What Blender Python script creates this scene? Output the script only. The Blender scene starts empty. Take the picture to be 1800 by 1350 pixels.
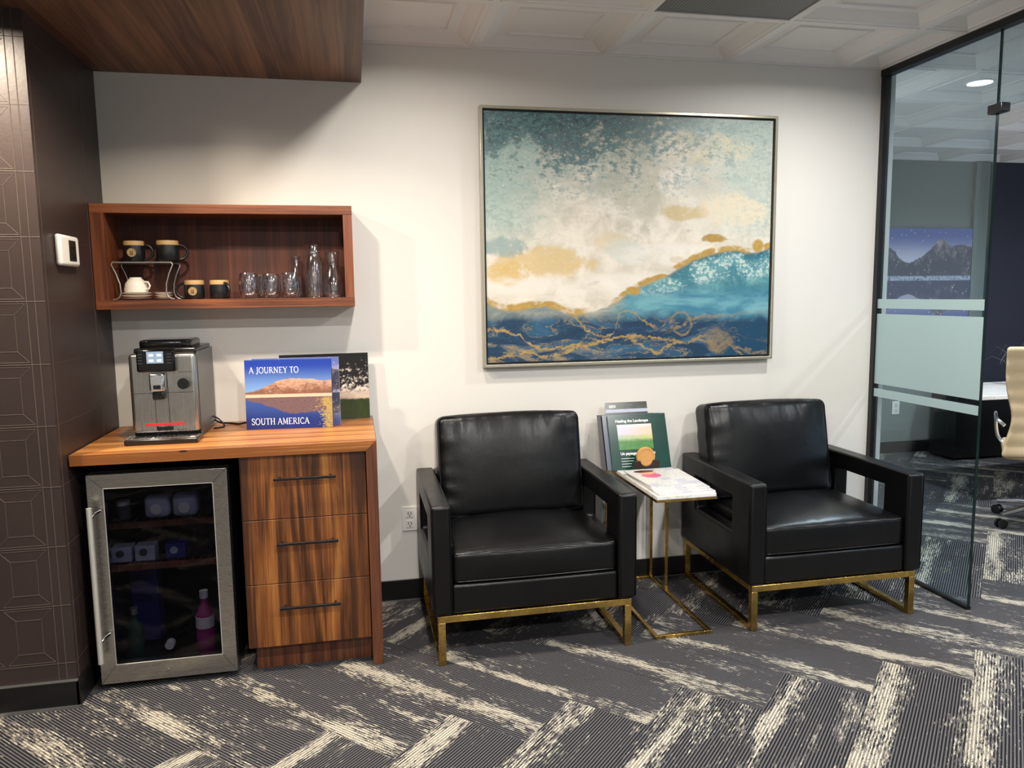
import bpy, bmesh, math, random
from mathutils import Vector, Matrix, noise as mnoise
random.seed(7)
SC = bpy.context.scene
COL = SC.collection
PI = math.pi

# ------------------------------------------------------------------ camera
cam_d = bpy.data.cameras.new('camera')
cam = bpy.data.objects.new('camera', cam_d); COL.objects.link(cam)
cam_d.sensor_fit = 'HORIZONTAL'; cam_d.sensor_width = 36.0
cam_d.lens = 1334.7124/1800*36.0
cam_d.clip_start = 0.02; cam_d.clip_end = 60
R_ = Vector((0.97895958, -0.20365166, -0.01281175))
U_ = Vector((0.0361941, 0.11150984, 0.99310399))
F_ = Vector((0.20081864, 0.97267238, -0.11653461))
cam.matrix_world = Matrix(((R_.x, U_.x, -F_.x, 0.0), (R_.y, U_.y, -F_.y, -3.4867), (R_.z, U_.z, -F_.z, 1.4252), (0, 0, 0, 1)))
SC.camera = cam

# ------------------------------------------------------------------ world, exposure
W = bpy.data.worlds.new('daylight'); SC.world = W; W.use_nodes = True
W.node_tree.nodes['Background'].inputs[0].default_value = (0.55, 0.75, 1.0, 1)
W.node_tree.nodes['Background'].inputs[1].default_value = 1.6
SC.view_settings.view_transform = 'Standard'; SC.view_settings.look = 'None'
SC.view_settings.gamma = 1.0; SC.view_settings.use_curve_mapping = False
SC.view_settings.exposure = 0.0
SC.render.engine = 'CYCLES'
SC.cycles.use_denoising = True
SC.cycles.max_bounces = 8; SC.cycles.diffuse_bounces = 4; SC.cycles.glossy_bounces = 4
SC.cycles.transmission_bounces = 8; SC.cycles.transparent_max_bounces = 12
SC.cycles.caustics_reflective = False; SC.cycles.caustics_refractive = False
SC.cycles.sample_clamp_indirect = 4.0

HC = 2.514   # ceiling height
WARM = (1.0, 0.86, 0.68); MID = (1.0, 0.975, 0.94); SOFT = (1.0, 0.93, 0.84); COOL = (0.88, 0.95, 1.0)
# lamps of the room: x, y, z of the diffuser, watts, colour, beam spread (degrees)
LAMPS = [
 (0.257, -0.853, HC, 15, SOFT, 165), (2.086, -0.853, HC, 20, MID, 165),
 (0.257, -2.682, HC, 44, MID, 170), (2.086, -2.682, HC, 44, MID, 170),
 (0.257, -4.511, HC, 44, MID, 170), (2.086, -4.511, HC, 44, MID, 170), (-1.6, -4.511, HC, 34, MID, 170),
 (-0.47, -0.97, 2.349, 20, WARM, 150), (-1.26, -1.06, 2.349, 34, WARM, 165),
 (3.41, 0.228, HC, 36, COOL, 160), (5.24, 0.228, HC, 36, COOL, 160),
 (3.91, -2.2, HC, 30, COOL, 160), (5.74, -2.2, HC, 30, COOL, 160),
]

# ------------------------------------------------------------------ expression nodes
def lin(c):
    f = lambda v: v/12.92 if v <= 0.04045 else ((v+0.055)/1.055)**2.4
    return (f(c[0]/255), f(c[1]/255), f(c[2]/255))
class V:
    """a float or a scalar node socket, with operators that add math nodes"""
    def __init__(s, g, x): s.g = g; s.x = x
    def _o(s, op, *a): return s.g.math(op, s, *a)
    def __add__(s, o): return s._o('ADD', o)
    __radd__ = __add__
    def __sub__(s, o): return s._o('SUBTRACT', o)
    def __rsub__(s, o): return s.g.math('SUBTRACT', o, s)
    def __mul__(s, o): return s._o('MULTIPLY', o)
    __rmul__ = __mul__
    def __truediv__(s, o): return s._o('DIVIDE', o)
    def __neg__(s): return s._o('MULTIPLY', -1.0)
    def __lt__(s, o): return s._o('LESS_THAN', o)
    def __gt__(s, o): return s._o('GREATER_THAN', o)
class G:
    def __init__(s, name):
        s.m = bpy.data.materials.new(name); s.m.use_nodes = True
        s.nt = s.m.node_tree; s.N = s.nt.nodes; s.N.clear()
        s.out = s.N.new('ShaderNodeOutputMaterial'); s.tc = s.N.new('ShaderNodeTexCoord')
    def link(s, a, b): s.nt.links.new(a, b)
    def put(s, sock, v):
        if isinstance(v, V): v = v.x
        if isinstance(v, (int, float)):
            if hasattr(sock.default_value, '__len__'): sock.default_value = [v]*len(sock.default_value)
            else: sock.default_value = v
        elif isinstance(v, (tuple, list)):
            n = len(sock.default_value); sock.default_value = (list(v)+[1.0]*4)[:n]
        else: s.link(v, sock)
    def math(s, op, *a):
        n = s.N.new('ShaderNodeMath'); n.operation = op
        for i, v in enumerate(a): s.put(n.inputs[i], v)
        return V(s, n.outputs[0])
    def f(s, op, *a): return s.math(op, *a)
    def floor(s, a): return s.math('FLOOR', a)
    def frac(s, a): return s.math('FRACT', a)
    def mn(s, a, b): return s.math('MINIMUM', a, b)
    def mx(s, a, b): return s.math('MAXIMUM', a, b)
    def clamp(s, a): return s.mn(s.mx(a, 0.0), 1.0)
    def absv(s, a): return s.math('ABSOLUTE', a)
    def sin(s, a): return s.math('SINE', a)
    def ss(s, a, lo, hi):   # smooth step, also falling when lo > hi
        n = s.N.new('ShaderNodeMapRange'); n.interpolation_type = 'SMOOTHSTEP'
        s.put(n.inputs['Value'], a)
        flip = isinstance(lo, (int, float)) and isinstance(hi, (int, float)) and lo > hi
        if flip: lo, hi = hi, lo
        s.put(n.inputs['From Min'], lo); s.put(n.inputs['From Max'], hi)
        r = V(s, n.outputs['Result'])
        return 1.0 - r if flip else r
    def mix(s, t, a, b):    # colours or sockets
        n = s.N.new('ShaderNodeMix'); n.data_type = 'RGBA'
        s.put(n.inputs[0], t); s.put(n.inputs[6], a); s.put(n.inputs[7], b)
        return n.outputs[2]
    def fmix(s, t, a, b): return a + (b - a)*t if isinstance(a, V) else (b - a)*t + a
    def obj(s): return s.tc.outputs['Object']
    def gen(s): return s.tc.outputs['Generated']
    def sep(s, v):
        n = s.N.new('ShaderNodeSeparateXYZ'); s.link(v, n.inputs[0]); return [V(s, o) for o in n.outputs]
    def vec(s, x, y=0.0, z=0.0):
        n = s.N.new('ShaderNodeCombineXYZ')
        for i, v in enumerate((x, y, z)): s.put(n.inputs[i], v)
        return n.outputs[0]
    def noise(s, v, scale=5, detail=4, rough=0.55, dist=0.0):
        n = s.N.new('ShaderNodeTexNoise'); s.link(v, n.inputs['Vector'])
        n.inputs['Scale'].default_value = scale; n.inputs['Detail'].default_value = detail
        n.inputs['Roughness'].default_value = rough; n.inputs['Distortion'].default_value = dist
        return V(s, n.outputs['Fac'])
    def white(s, v):
        n = s.N.new('ShaderNodeTexWhiteNoise'); n.noise_dimensions = '3D'; s.link(v, n.inputs['Vector'])
        return V(s, n.outputs['Value'])
    def curve(s, x, pts):
        n = s.N.new('ShaderNodeFloatCurve'); c = n.mapping.curves[0]
        c.points[0].location = pts[0]; c.points[1].location = pts[-1]
        for p in pts[1:-1]: c.points.new(*p)
        n.mapping.update(); s.put(n.inputs['Value'], x)
        return V(s, n.outputs[0])
    def bump(s, h, strength=0.3, dist=0.01):
        n = s.N.new('ShaderNodeBump'); n.inputs['Strength'].default_value = strength
        n.inputs['Distance'].default_value = dist; s.put(n.inputs['Height'], h)
        return n.outputs[0]
    def bsdf(s, color=(0.8, 0.8, 0.8), rough=0.5, metal=0.0, normal=None, **kw):
        b = s.N.new('ShaderNodeBsdfPrincipled')
        s.put(b.inputs['Base Color'], color); s.put(b.inputs['Roughness'], rough); s.put(b.inputs['Metallic'], metal)
        if normal is not None: s.link(normal, b.inputs['Normal'])
        for k, v in kw.items(): s.put(b.inputs[k.replace('_', ' ')], v)
        return b
    def done(s, b):
        s.link(b.outputs[0], s.out.inputs[0]); return s.m

def plain(name, c, rough=0.5, metal=0.0, var=0.04, scale=30, bump=0.0, **kw):
    g = G(name); n = g.noise(g.obj(), scale, 3)
    c = lin(c); c2 = tuple(max(0, v*(1-var*2)) for v in c)
    nrm = g.bump(n, bump, 0.002) if bump else None
    return g.done(g.bsdf(g.mix(n, c2, c), rough, metal, nrm, **kw))

M = {}
M['wall'] = plain('wall_paint', (226, 223, 217), 0.6, var=0.006, scale=8, bump=0.03)
M['ceil'] = plain('ceiling_tile', (238, 234, 232), 0.55, var=0.01, scale=20)
M['black'] = plain('black_trim', (14, 14, 15), 0.35)
M['blackmat'] = plain('black_matte', (10, 10, 11), 0.7)
M['metal_strip'] = plain('metal_strip', (170, 170, 168), 0.35, 0.9)
M['white_plastic'] = plain('white_plastic', (235, 233, 228), 0.35, var=0.01)
M['grey_plastic'] = plain('grey_plastic', (70, 71, 73), 0.35)
M['black_plastic'] = plain('black_plastic', (16, 16, 17), 0.25)
M['gloss_black'] = plain('gloss_black', (6, 6, 7), 0.08)
M['chrome'] = plain('chrome', (225, 225, 228), 0.12, 1.0, var=0.02)
M['satin'] = plain('satin_steel', (226, 224, 218), 0.32, 0.7)
M['wire'] = plain('satin_wire', (190, 188, 184), 0.3, 0.8)
M['porcelain'] = plain('porcelain', (238, 230, 218), 0.18, var=0.01)
M['mug'] = plain('mug_glaze', (24, 25, 26), 0.32, var=0.15)
M['mug_rim'] = plain('mug_rim_glaze', (196, 160, 108), 0.4, var=0.12)
M['paper'] = plain('paper', (214, 212, 208), 0.6, var=0.02)
M['farwall'] = plain('grey_green_wall', (122, 130, 126), 0.7, var=0.02)
M['navy'] = plain('navy_wall', (40, 41, 56), 0.7)
M['fridge_body'] = plain('fridge_black', (9, 9, 10), 0.4)  # black finish of the fridge cabinet itself
M['coaster'] = plain('beech_wood', (214, 160, 92), 0.45, var=0.12, scale=60)
M['darkwood'] = plain('dark_holder', (40, 24, 18), 0.35)
M['text'] = plain('white_ink', (245, 245, 245), 0.5, var=0.0)
M['redstrip'] = plain('red_strip', (190, 45, 45), 0.4)
M['glassedge'] = plain('glass_edge', (20, 38, 36), 0.12)
M['silver'] = plain('champagne_frame', (196, 190, 172), 0.3, 0.75)
M['tan'] = plain('tan_leather', (206, 178, 140), 0.45, bump=0.05, scale=80)
M['leafgrey'] = plain('dry_grass', (84, 88, 84), 0.7)
M['blueplastic'] = plain('blue_plastic', (40, 44, 120), 0.4)
M['greenglass'] = plain('green_bottle', (16, 60, 48), 0.2)
M['pink'] = plain('pink_drink', (150, 40, 110), 0.25)
M['milky'] = plain('milky_plastic', (172, 178, 196), 0.35)

def steel(name, axis=0, base=(186, 183, 178), rough=0.22):
    g = G(name); p = g.sep(g.obj())
    sc = [260.0, 260.0, 260.0]; sc[axis] = 3.0
    n = g.noise(g.vec(p[0]*sc[0], p[1]*sc[1], p[2]*sc[2]), 1.0, 2)
    return g.done(g.bsdf(g.mix(n, tuple(v*0.8 for v in lin(base)), lin(base)), n*0.12 + rough, 1.0, g.bump(n, 0.03, 0.001)))
M['steel'] = steel('brushed_steel', 0)
M['steelv'] = steel('brushed_steel_vertical', 2)
def gold():
    g = G('brushed_brass'); n = g.noise(g.obj(), 14, 3, 0.6, 1.5)
    return g.done(g.bsdf(g.mix(n, lin((160, 126, 62)), lin((232, 200, 120))), n*0.2 + 0.16, 1.0, g.bump(n, 0.05, 0.002)))
M['gold'] = gold()

def leather():
    g = G('black_leather'); o = g.obj()
    fine = g.noise(o, 260, 2); big = g.noise(o, 7, 3, 0.5)
    wr = g.noise(g.vec(g.sep(o)[0]*22.0, g.sep(o)[1]*9.0, g.sep(o)[2]*7.0), 1.0, 3, 0.5, 0.8); h = fine*0.12 + big + wr*0.35
    return g.done(g.bsdf(g.mix(big, lin((6, 6, 8)), lin((11, 11, 13))), big*0.14 + 0.26, 0.0, g.bump(h, 0.25, 0.012), Specular_IOR_Level=0.38))
M['leather'] = leather()

def wood(name, axis=0, dark=(74, 36, 17), mid=(128, 68, 32), light=(176, 104, 52), plank=0.0, pax=2, rough=0.33, ofs=0.0, fig=1.0):
    """grain runs along axis; glued boards of width plank stacked along pax"""
    g = G(name); p = g.sep(g.obj()); ax = [0, 1, 2]; ax.remove(axis)
    a = p[axis] + ofs
    if plank:
        idx = g.floor(p[pax]/plank + ofs); r = g.white(g.vec(idx, ofs, 3.0))
    else: r = None
    aa = a*1.6 if r is None else a*1.6 + r*17.0
    b, c = p[ax[0]], p[ax[1]]
    warp = g.noise(g.vec(aa*0.6, b*4.0, c*4.0), 1.0, 2, 0.5)*1.6*fig
    n1 = g.noise(g.vec(aa*0.5, b*26.0 + warp, c*26.0 + warp), 1.0, 4, 0.6)
    n2 = g.noise(g.vec(aa*5.0, b*320.0, c*320.0), 1.0, 3, 0.6)
    n5 = g.noise(g.vec(aa*0.5, b*105.0 + warp*2.0, c*105.0), 1.0, 3, 0.6)
    ring = g.sin((g.noise(g.vec(aa*0.28, b*7.0 + warp*0.3, c*7.0), 1.0, 1, 0.4) )*44.0)*0.5 + 0.5
    t = g.clamp(n1*0.85 + ring*0.15*fig + (n5 - 0.5)*0.75 + (n2 - 0.5)*0.5 - 0.03)
    if r is not None: t = g.clamp(t + (r - 0.5)*0.4)
    col = g.mix(g.ss(t, 0.25, 0.62), lin(dark), lin(mid)); col = g.mix(g.ss(t, 0.5, 0.95), col, lin(light))
    return g.done(g.bsdf(col, n2*0.1 + rough, 0.0, g.bump(n2*0.5 + t, 0.12, 0.002)))
M['w_shelf'] = wood('walnut_shelf', 0, (84, 44, 26), (128, 74, 44), (160, 100, 62))
M['w_shelfv'] = wood('walnut_shelf_vertical', 2, (82, 42, 26), (124, 70, 42), (152, 92, 58))
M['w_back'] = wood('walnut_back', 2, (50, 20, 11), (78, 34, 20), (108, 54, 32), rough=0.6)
M['w_top_lit'] = wood('walnut_worktop_lit', 0, (126, 74, 34), (182, 120, 62), (220, 164, 94), 0.045, 1, 0.3, 0.0, 0.4)  # walnut tones lightened, lamplight on the worktop put into the colour
M['w_leg'] = wood('walnut_leg', 2, (64, 34, 22), (100, 56, 34), (128, 76, 48), rough=0.4)
M['w_drawer'] = wood('walnut_drawer', 2, (62, 34, 16), (124, 72, 33), (174, 116, 58), 0.085, 0, 0.35, 0.3, 1.4)
M['w_soffit'] = wood('walnut_soffit', 1, (80, 52, 38), (110, 76, 54), (140, 102, 72), 0.16, 0, 0.45, 0.0, 1.4)

def clear(name, tint=(0.93, 0.97, 0.96), refl=1.0, ior=1.5, rough=0.0):
    g = G(name)
    t = g.N.new('ShaderNodeBsdfTransparent'); t.inputs[0].default_value = (*tint, 1)
    gl = g.N.new('ShaderNodeBsdfGlossy'); gl.inputs['Roughness'].default_value = rough
    ge = g.N.new('ShaderNodeNewGeometry'); dt = g.N.new('ShaderNodeVectorMath'); dt.operation = 'DOT_PRODUCT'
    g.link(ge.outputs['Incoming'], dt.inputs[0]); g.link(ge.outputs['Normal'], dt.inputs[1])
    om = 1.0 - g.absv(V(g, dt.outputs['Value'])); fz = ((ior-1)/(ior+1))**2
    fr = g.math('POWER', om, 5.0)*(1.0-fz) + fz
    mx = g.N.new('ShaderNodeMixShader'); g.put(mx.inputs[0], g.clamp(fr*refl))
    g.link(t.outputs[0], mx.inputs[1]); g.link(gl.outputs[0], mx.inputs[2])
    g.link(mx.outputs[0], g.out.inputs[0]); return g.m
M['pane'] = clear('partition_glass', (0.86, 0.93, 0.96), 0.9)
M['fglass'] = clear('fridge_door_glass', (0.55, 0.55, 0.60), 0.3)
M['tumbler'] = clear('tumbler_glass', (0.95, 0.95, 0.97), 4.5, 1.5, 0.09)
g = G('frosted_film')
df = g.bsdf(lin((196, 216, 216)), 0.6); tr = g.N.new('ShaderNodeBsdfTranslucent'); tr.inputs[0].default_value = (*lin((196, 216, 216)), 1)
a1 = g.N.new('ShaderNodeMixShader'); a1.inputs[0].default_value = 0.35
g.link(df.outputs[0], a1.inputs[1]); g.link(tr.outputs[0], a1.inputs[2]); g.link(a1.outputs[0], g.out.inputs[0]); M['film'] = g.m
def emit(name, c, s):
    g = G(name); e = g.N.new('ShaderNodeEmission'); e.inputs[0].default_value = (*c, 1); e.inputs[1].default_value = s
    g.link(e.outputs[0], g.out.inputs[0]); return g.m
M['screen'] = emit('lit_screen', (0.6, 0.72, 0.9), 0.7); M['icon'] = emit('lit_icon', (0.95, 0.97, 1.0), 1.3)

def carpet():
    g = G('herringbone_carpet_planks'); p = g.sep(g.obj())
    w = 0.2965; q = 1/math.sqrt(2)
    x = p[0] + 0.142; y = p[1] + 0.6207
    u = (x - y)*(q/w); v = (x + y)*(q/w)
    i = g.floor(u); j = g.floor(v)
    k = g.math('FLOORED_MODULO', i - j, 6.0)
    h = g.math('LESS_THAN', k, 2.5)
    ih = i - k; jv = j - (5.0 - k)
    s = g.fmix(h, v - jv, u - ih)      # 0..3 along the plank
    t = g.fmix(h, g.frac(u), g.frac(v))  # 0..1 across
    id1 = g.fmix(h, i, ih); id2 = g.fmix(h, jv, j)
    r = g.white(g.vec(id1, id2, h)); r2 = g.white(g.vec(id2, id1, h + 5.0))
    rib = g.sin(t*(2*PI*30))
    ribm = g.ss(rib, -0.25, 0.45)
    S = s*w; T = t*w
    streak = g.noise(g.vec(S*3.2 + r*60.0, T*15.0 + r2*40.0, r*9.0), 1.0, 4, 0.6)
    frag = g.noise(g.vec(S*26.0 + r*11.0, T*150.0, r*5.0), 1.0, 4, 0.75)
    speck = g.noise(g.vec(S*170.0, T*300.0, r*3.0), 1.0, 2, 0.6)
    cen = r2*0.22 + 0.05
    band = g.ss(g.absv(t - cen), g.fmix(h, 0.34, 0.25), 0.0)
    low = g.noise(g.vec(S*1.6 + r2*31.0, r*40.0, 2.0), 1.0, 2)
    c = band*0.29 + (streak - 0.5)*1.05 + (frag - 0.5)*1.7 + (low - 0.5)*0.5
    cm = g.ss(c, 0.20, 0.27)
    iso = g.noise(g.obj(), 230, 2, 0.6)
    cm = cm*g.ss(speck*0.5 + iso*0.5 + (streak - 0.5)*0.35, 0.40, 0.50)*0.92
    soft = g.ss((streak - 0.5)*1.1 + (frag - 0.5)*0.8 + band*0.12, 0.10, 0.2)*0.4
    base = g.mix(ribm, lin((24, 24, 26)), lin((92, 90, 93)))
    base = g.mix(soft*speck, base, lin((160, 154, 146)))
    creamc = g.mix(ribm*0.8 + 0.2, lin((112, 104, 94)), lin((206, 198, 180)))
    edge = g.ss(g.absv(t - 0.5), 0.485, 0.5)*0.5
    col = g.mix(g.clamp(cm), base, creamc)
    col = g.mix(edge, col, lin((25, 24, 26)))
    nrm = g.bump(ribm + speck*0.5, 0.5, 0.003)
    return g.done(g.bsdf(col, 0.92, 0.0, nrm, Specular_IOR_Level=0.15))
M['carpet'] = carpet()

def painting():
    g = G('abstract_sea_painting'); p = g.sep(g.gen()); u, v = p[0], p[2]
    P = g.vec(u*1.25, v, 0.0)
    n1 = g.noise(P, 3.0, 6, 0.62, 0.6); n2 = g.noise(P, 9.0, 6, 0.66, 0.4); n3 = g.noise(g.vec(u*45.0, v*55.0, 2.0), 1.0, 4, 0.7)
    n4 = g.noise(g.vec(u*5.0 + 7.0, v*11.0, 4.0), 1.0, 6, 0.62, 0.8); nf = g.noise(P, 120.0, 2, 0.7)
    C = lambda *c: lin(c)
    def blob(cx, cy, rx, ry, ns=n2, amp=0.9):
        dx = (u - cx)/rx; dy = (v - cy)/ry
        return g.ss(dx*dx + dy*dy + (ns - 0.5)*amp*4.0, 1.25, 0.35)
    col = g.mix(g.ss(n2, 0.35, 0.65), C(206, 198, 182), C(232, 224, 210))
    # teal mottling on the sides and across the top
    tl = g.clamp(g.ss(v + (n1 - 0.5)*0.7 - u*0.16, 0.50, 0.90))
    col = g.mix(tl*g.ss(n4*0.6 + n3*0.4, 0.34, 0.58)*0.85, col, C(118, 152, 152))
    left = g.ss(u + (n2 - 0.5)*0.35, 0.32, 0.04)*g.ss(v, 0.40, 0.6)
    col = g.mix(left*0.75, col, g.mix(g.ss(n3, 0.4, 0.6), C(130, 166, 164), C(172, 194, 186)))
    right = g.ss(u + v*0.15 + (n2 - 0.5)*0.5, 0.74, 1.08)*g.ss(v, 0.42, 0.6)
    col = g.mix(right*0.6, col, g.mix(g.ss(n3, 0.4, 0.62), C(128, 162, 160), C(196, 204, 190)))
    light = blob(0.76, 0.88, 0.17, 0.07); col = g.mix(light*g.ss(n3, 0.35, 0.6)*0.75, col, C(220, 206, 168))
    gray = blob(0.50, 0.72, 0.10, 0.24)
    col = g.mix(gray*0.5, col, C(170, 168, 150))
    dk = g.ss(v - g.absv(u - 0.25)*0.26 + (n2 - 0.5)*0.7 + (n3 - 0.5)*0.55, 0.72, 0.90)*g.ss(u, 1.0, 0.40)
    col = g.mix(dk*0.9, col, g.mix(g.ss(n3, 0.38, 0.6), C(28, 62, 74), C(74, 112, 118)))
    dk2 = g.ss(n3*0.7 + n2*0.5, 0.60, 0.70)*g.ss(v, 0.50, 0.9)
    col = g.mix(dk2*0.55, col, C(92, 128, 130))
    sp2 = g.ss(n3*0.6 + n4*0.5, 0.62, 0.70)*g.ss(v, 0.40, 0.55)
    col = g.mix(sp2*0.35, col, C(150, 156, 142))
    speck = g.ss(nf, 0.64, 0.70)*g.ss(v, 0.5, 0.7); col = g.mix(speck*0.8, col, C(238, 230, 200))
    # pale gold clouds
    for b, cc, a in (((0.19, 0.405, 0.17, 0.07), C(212, 186, 130), 0.85), ((0.07, 0.36, 0.09, 0.05), C(210, 178, 110), 0.8),
                     ((0.69, 0.61, 0.09, 0.035), C(190, 168, 112), 0.75), ((0.79, 0.505, 0.05, 0.017), C(166, 132, 50), 0.95),
                     ((0.42, 0.49, 0.07, 0.04), C(220, 200, 168), 0.6), ((0.47, 0.45, 0.08, 0.05), C(198, 206, 196), 0.7),
                     ((0.86, 0.62, 0.13, 0.07), C(226, 210, 180), 0.6), ((0.655, 0.416, 0.028, 0.016), C(176, 142, 60), 0.95),
                     ((0.06, 0.47, 0.09, 0.04), C(140, 164, 164), 0.8)):
        col = g.mix(blob(*b)*a*g.ss(n3, 0.22, 0.48), col, cc)
    wh = blob(0.35, 0.31, 0.42, 0.05); col = g.mix(wh*0.7*g.ss(n4, 0.3, 0.55), col, C(234, 228, 218))
    wh2 = blob(0.62, 0.44, 0.2, 0.05); col = g.mix(wh2*0.65*g.ss(n4, 0.3, 0.55), col, C(232, 226, 218))
    # the sea
    hz = g.curve(u, [(0, .255), (.06, .225), (.2, .235), (.3, .2), (.42, .235), (.5, .30), (.6, .345), (.68, .40), (.76, .44), (.86, .463), (.93, .455), (1, .475)]) + (n2 - 0.5)*0.05
    d = hz - v
    sea = g.ss(d, 0.0, 0.012)
    deepx = g.ss(u, 0.38, 0.5)
    upper = g.mix(g.ss(n2, 0.4, 0.6), C(58, 118, 134), C(98, 154, 160))
    n6 = g.noise(g.vec(u*80.0, v*70.0, 5.0), 1.0, 4, 0.7); foam = g.ss(n6 + (n2 - 0.5)*0.8, 0.54, 0.62)*g.ss(g.absv(d - 0.075), 0.075, 0.03)*deepx
    upper = g.mix(g.ss(d, 0.05, 0.0)*g.ss(u, 0.6, 0.75), upper, C(20, 92, 112))
    upper = g.mix(foam*0.75, upper, C(206, 216, 208))
    upper = g.mix(g.ss(v + (n1 - 0.5)*0.1, 0.32, 0.24)*deepx, upper, g.mix(g.ss(n4, 0.35, 0.65), C(58, 122, 148), C(112, 168, 178)))
    upperL = g.mix(g.ss(n4, 0.4, 0.6), C(116, 132, 132), C(166, 168, 154))
    upper = g.mix(deepx, upperL, upper)
    deep = g.ss(v + (n1 - 0.5)*0.14 + (u - 0.5)*(0.02), 0.205, 0.15)
    navy = g.mix(g.ss(n4, 0.42, 0.66), C(16, 52, 82), C(48, 98, 130))
    navy = g.mix(g.ss(u, 0.72, 0.86)*g.ss(v, 0.2, 0.1), navy, C(18, 64, 94))
    s = g.mix(deep, upper, navy)
    # gold veins
    def line(pts, wdt, ns=0.03, amt=1.0):
        c = g.curve(u, pts) + (n2 - 0.5)*ns*3.2 + (n3 - 0.5)*0.035
        return g.ss(g.absv(v - c), wdt*(0.4 + n4), wdt*0.2)*amt
    gm = line([(0, .13), (.1, .115), (.16, .06), (.25, .055), (.4, .075), (.5, .09), (.6, .075), (.72, .07), (.8, .105), (.86, .05), (.92, -.1 + .1), (1, 0)], 0.010)
    gm = g.mx(gm, line([(0, .02), (.12, .035), (.2, .02), (.3, .05), (.38, .07), (.48, .085), (.58, .03), (.66, .06), (.8, .06), (1, .0)], 0.011))
    gm = g.mx(gm, line([(0, .3), (.6, .10), (.7, .155), (.8, .165), (.9, .175), (1, .18)], 0.014)*g.ss(u, 0.6, 0.68))
    gm = g.mx(gm, line([(0, .2), (.28, .19), (.34, .12), (.42, .10), (.46, .20), (.52, .175), (.56, .14), (1, .1)], 0.009)*g.ss(u, 0.27, 0.3)*g.ss(u, 0.6, 0.56))
    gm = g.mx(gm, line([(0, .1), (.8, .33), (.86, .33), (.93, .27), (1, .24)], 0.004)*g.ss(u, 0.84, 0.86)*0.8)
    dx = (u - 0.675)*1.2; dy = v - 0.145; rr = g.math('SQRT', dx*dx + dy*dy) + (n2 - 0.5)*0.06
    gm = g.mx(gm, g.ss(g.absv(rr - 0.045), 0.008, 0.002)*0.8)
    dx = (u - 0.81)*1.1; dy = v - 0.07; gm = g.mx(gm, g.ss(dx*dx + dy*dy + (n2 - 0.5)*0.012, 0.0045, 0.0015)*0.75)
    vein = g.ss(g.absv(n4 - 0.52), 0.012, 0.003)*g.ss(v, 0.2, 0.14)*0.6
    gm = g.mx(gm, g.ss(n4 - v*1.2 - u*0.25, 0.42, 0.52)*0.7)
    gm = g.clamp(g.mx(gm, vein))*g.ss(n3, 0.30, 0.52)
    gm = gm*g.ss(u*0.6 + v, 0.9, 0.3)
    goldc = g.mix(n3, C(116, 92, 50), C(204, 172, 104))
    s = g.mix(g.clamp(gm), s, goldc)
    s = g.mix(g.ss(nf, 0.68, 0.74)*0.5, s, C(186, 196, 184))
    col = g.mix(sea, col, s)
    # gold shoreline
    sh = g.ss(g.absv(d), 0.020, 0.007)*g.ss(n2, 0.36, 0.5)
    sh = sh*(1.0 - g.ss(u, 0.30, 0.36)*g.ss(u, 0.46, 0.40))
    sh = g.mx(sh, blob(0.955, 0.475, 0.022, 0.03, n2, 0.3))
    sh = g.mx(sh, blob(0.50, 0.285, 0.03, 0.02, n2, 0.4))
    col = g.mix(g.clamp(sh), col, g.mix(n3, C(140, 108, 40), C(206, 172, 90)))
    return g.done(g.bsdf(col, 0.45, 0.0, g.bump(n3 + n2, 0.25, 0.003)))
M['painting'] = painting()

def cover_south():
    g = G('lake_and_mountain_cover'); p = g.sep(g.gen()); u, v = p[0], p[2]
    n = g.noise(g.vec(u*9.0, v*9.0, 0.0), 1.0, 6, 0.65); n2 = g.noise(g.vec(u*30.0, v*60.0, 0.0), 1.0, 4, 0.6)
    C = lambda *c: lin(c)
    sky = g.mix(g.ss(v, 0.5, 0.95), C(120, 160, 214), C(34, 62, 158))
    ridge = g.curve(u, [(0, .53), (.12, .56), (.28, .64), (.42, .71), (.52, .73), (.62, .72), (.74, .715), (.86, .69), (1, .70)]) + (n - 0.5)*0.06
    mt = g.mix(g.ss(n2*0.45 + n*0.5 + (v - 0.6)*1.2, 0.36, 0.66), C(128, 88, 70), C(204, 164, 142))
    col = g.mix(g.ss(ridge - v, -0.004, 0.006), sky, mt)
    shore = g.mix(n2, C(206, 166, 130), C(228, 206, 190))
    col = g.mix(g.ss(v, 0.510, 0.495), col, shore)
    water = g.mix(g.ss(v, 0.40, 0.05), C(56, 82, 150), C(24, 46, 118))
    refl = g.curve(u, [(0, .42), (.12, .38), (.28, .32), (.42, .25), (.55, .21), (.68, .22), (.84, .24), (1, .27)]) + (n - 0.5)*0.10
    water = g.mix(g.ss(v - refl, -0.01, 0.02)*0.85, water, g.mix(n2, C(78, 58, 58), C(146, 112, 92)))
    col = g.mix(g.ss(v, 0.462, 0.452), col, water)
    grass = g.ss((u - 0.88)*1.5 + (v - 0.2)*0.35 + (n2 - 0.5)*0.9 + (n - 0.5)*0.6 + g.ss(v, 0.5, 0.4)*0.2 - v*0.1, 0.12, 0.3)*g.ss(v, 0.47, 0.42)
    col = g.mix(grass, col, g.mix(n2, C(84, 70, 40), C(216, 190, 116)))
    return g.done(g.bsdf(col, 0.22))
M['cover_south'] = cover_south()
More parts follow.
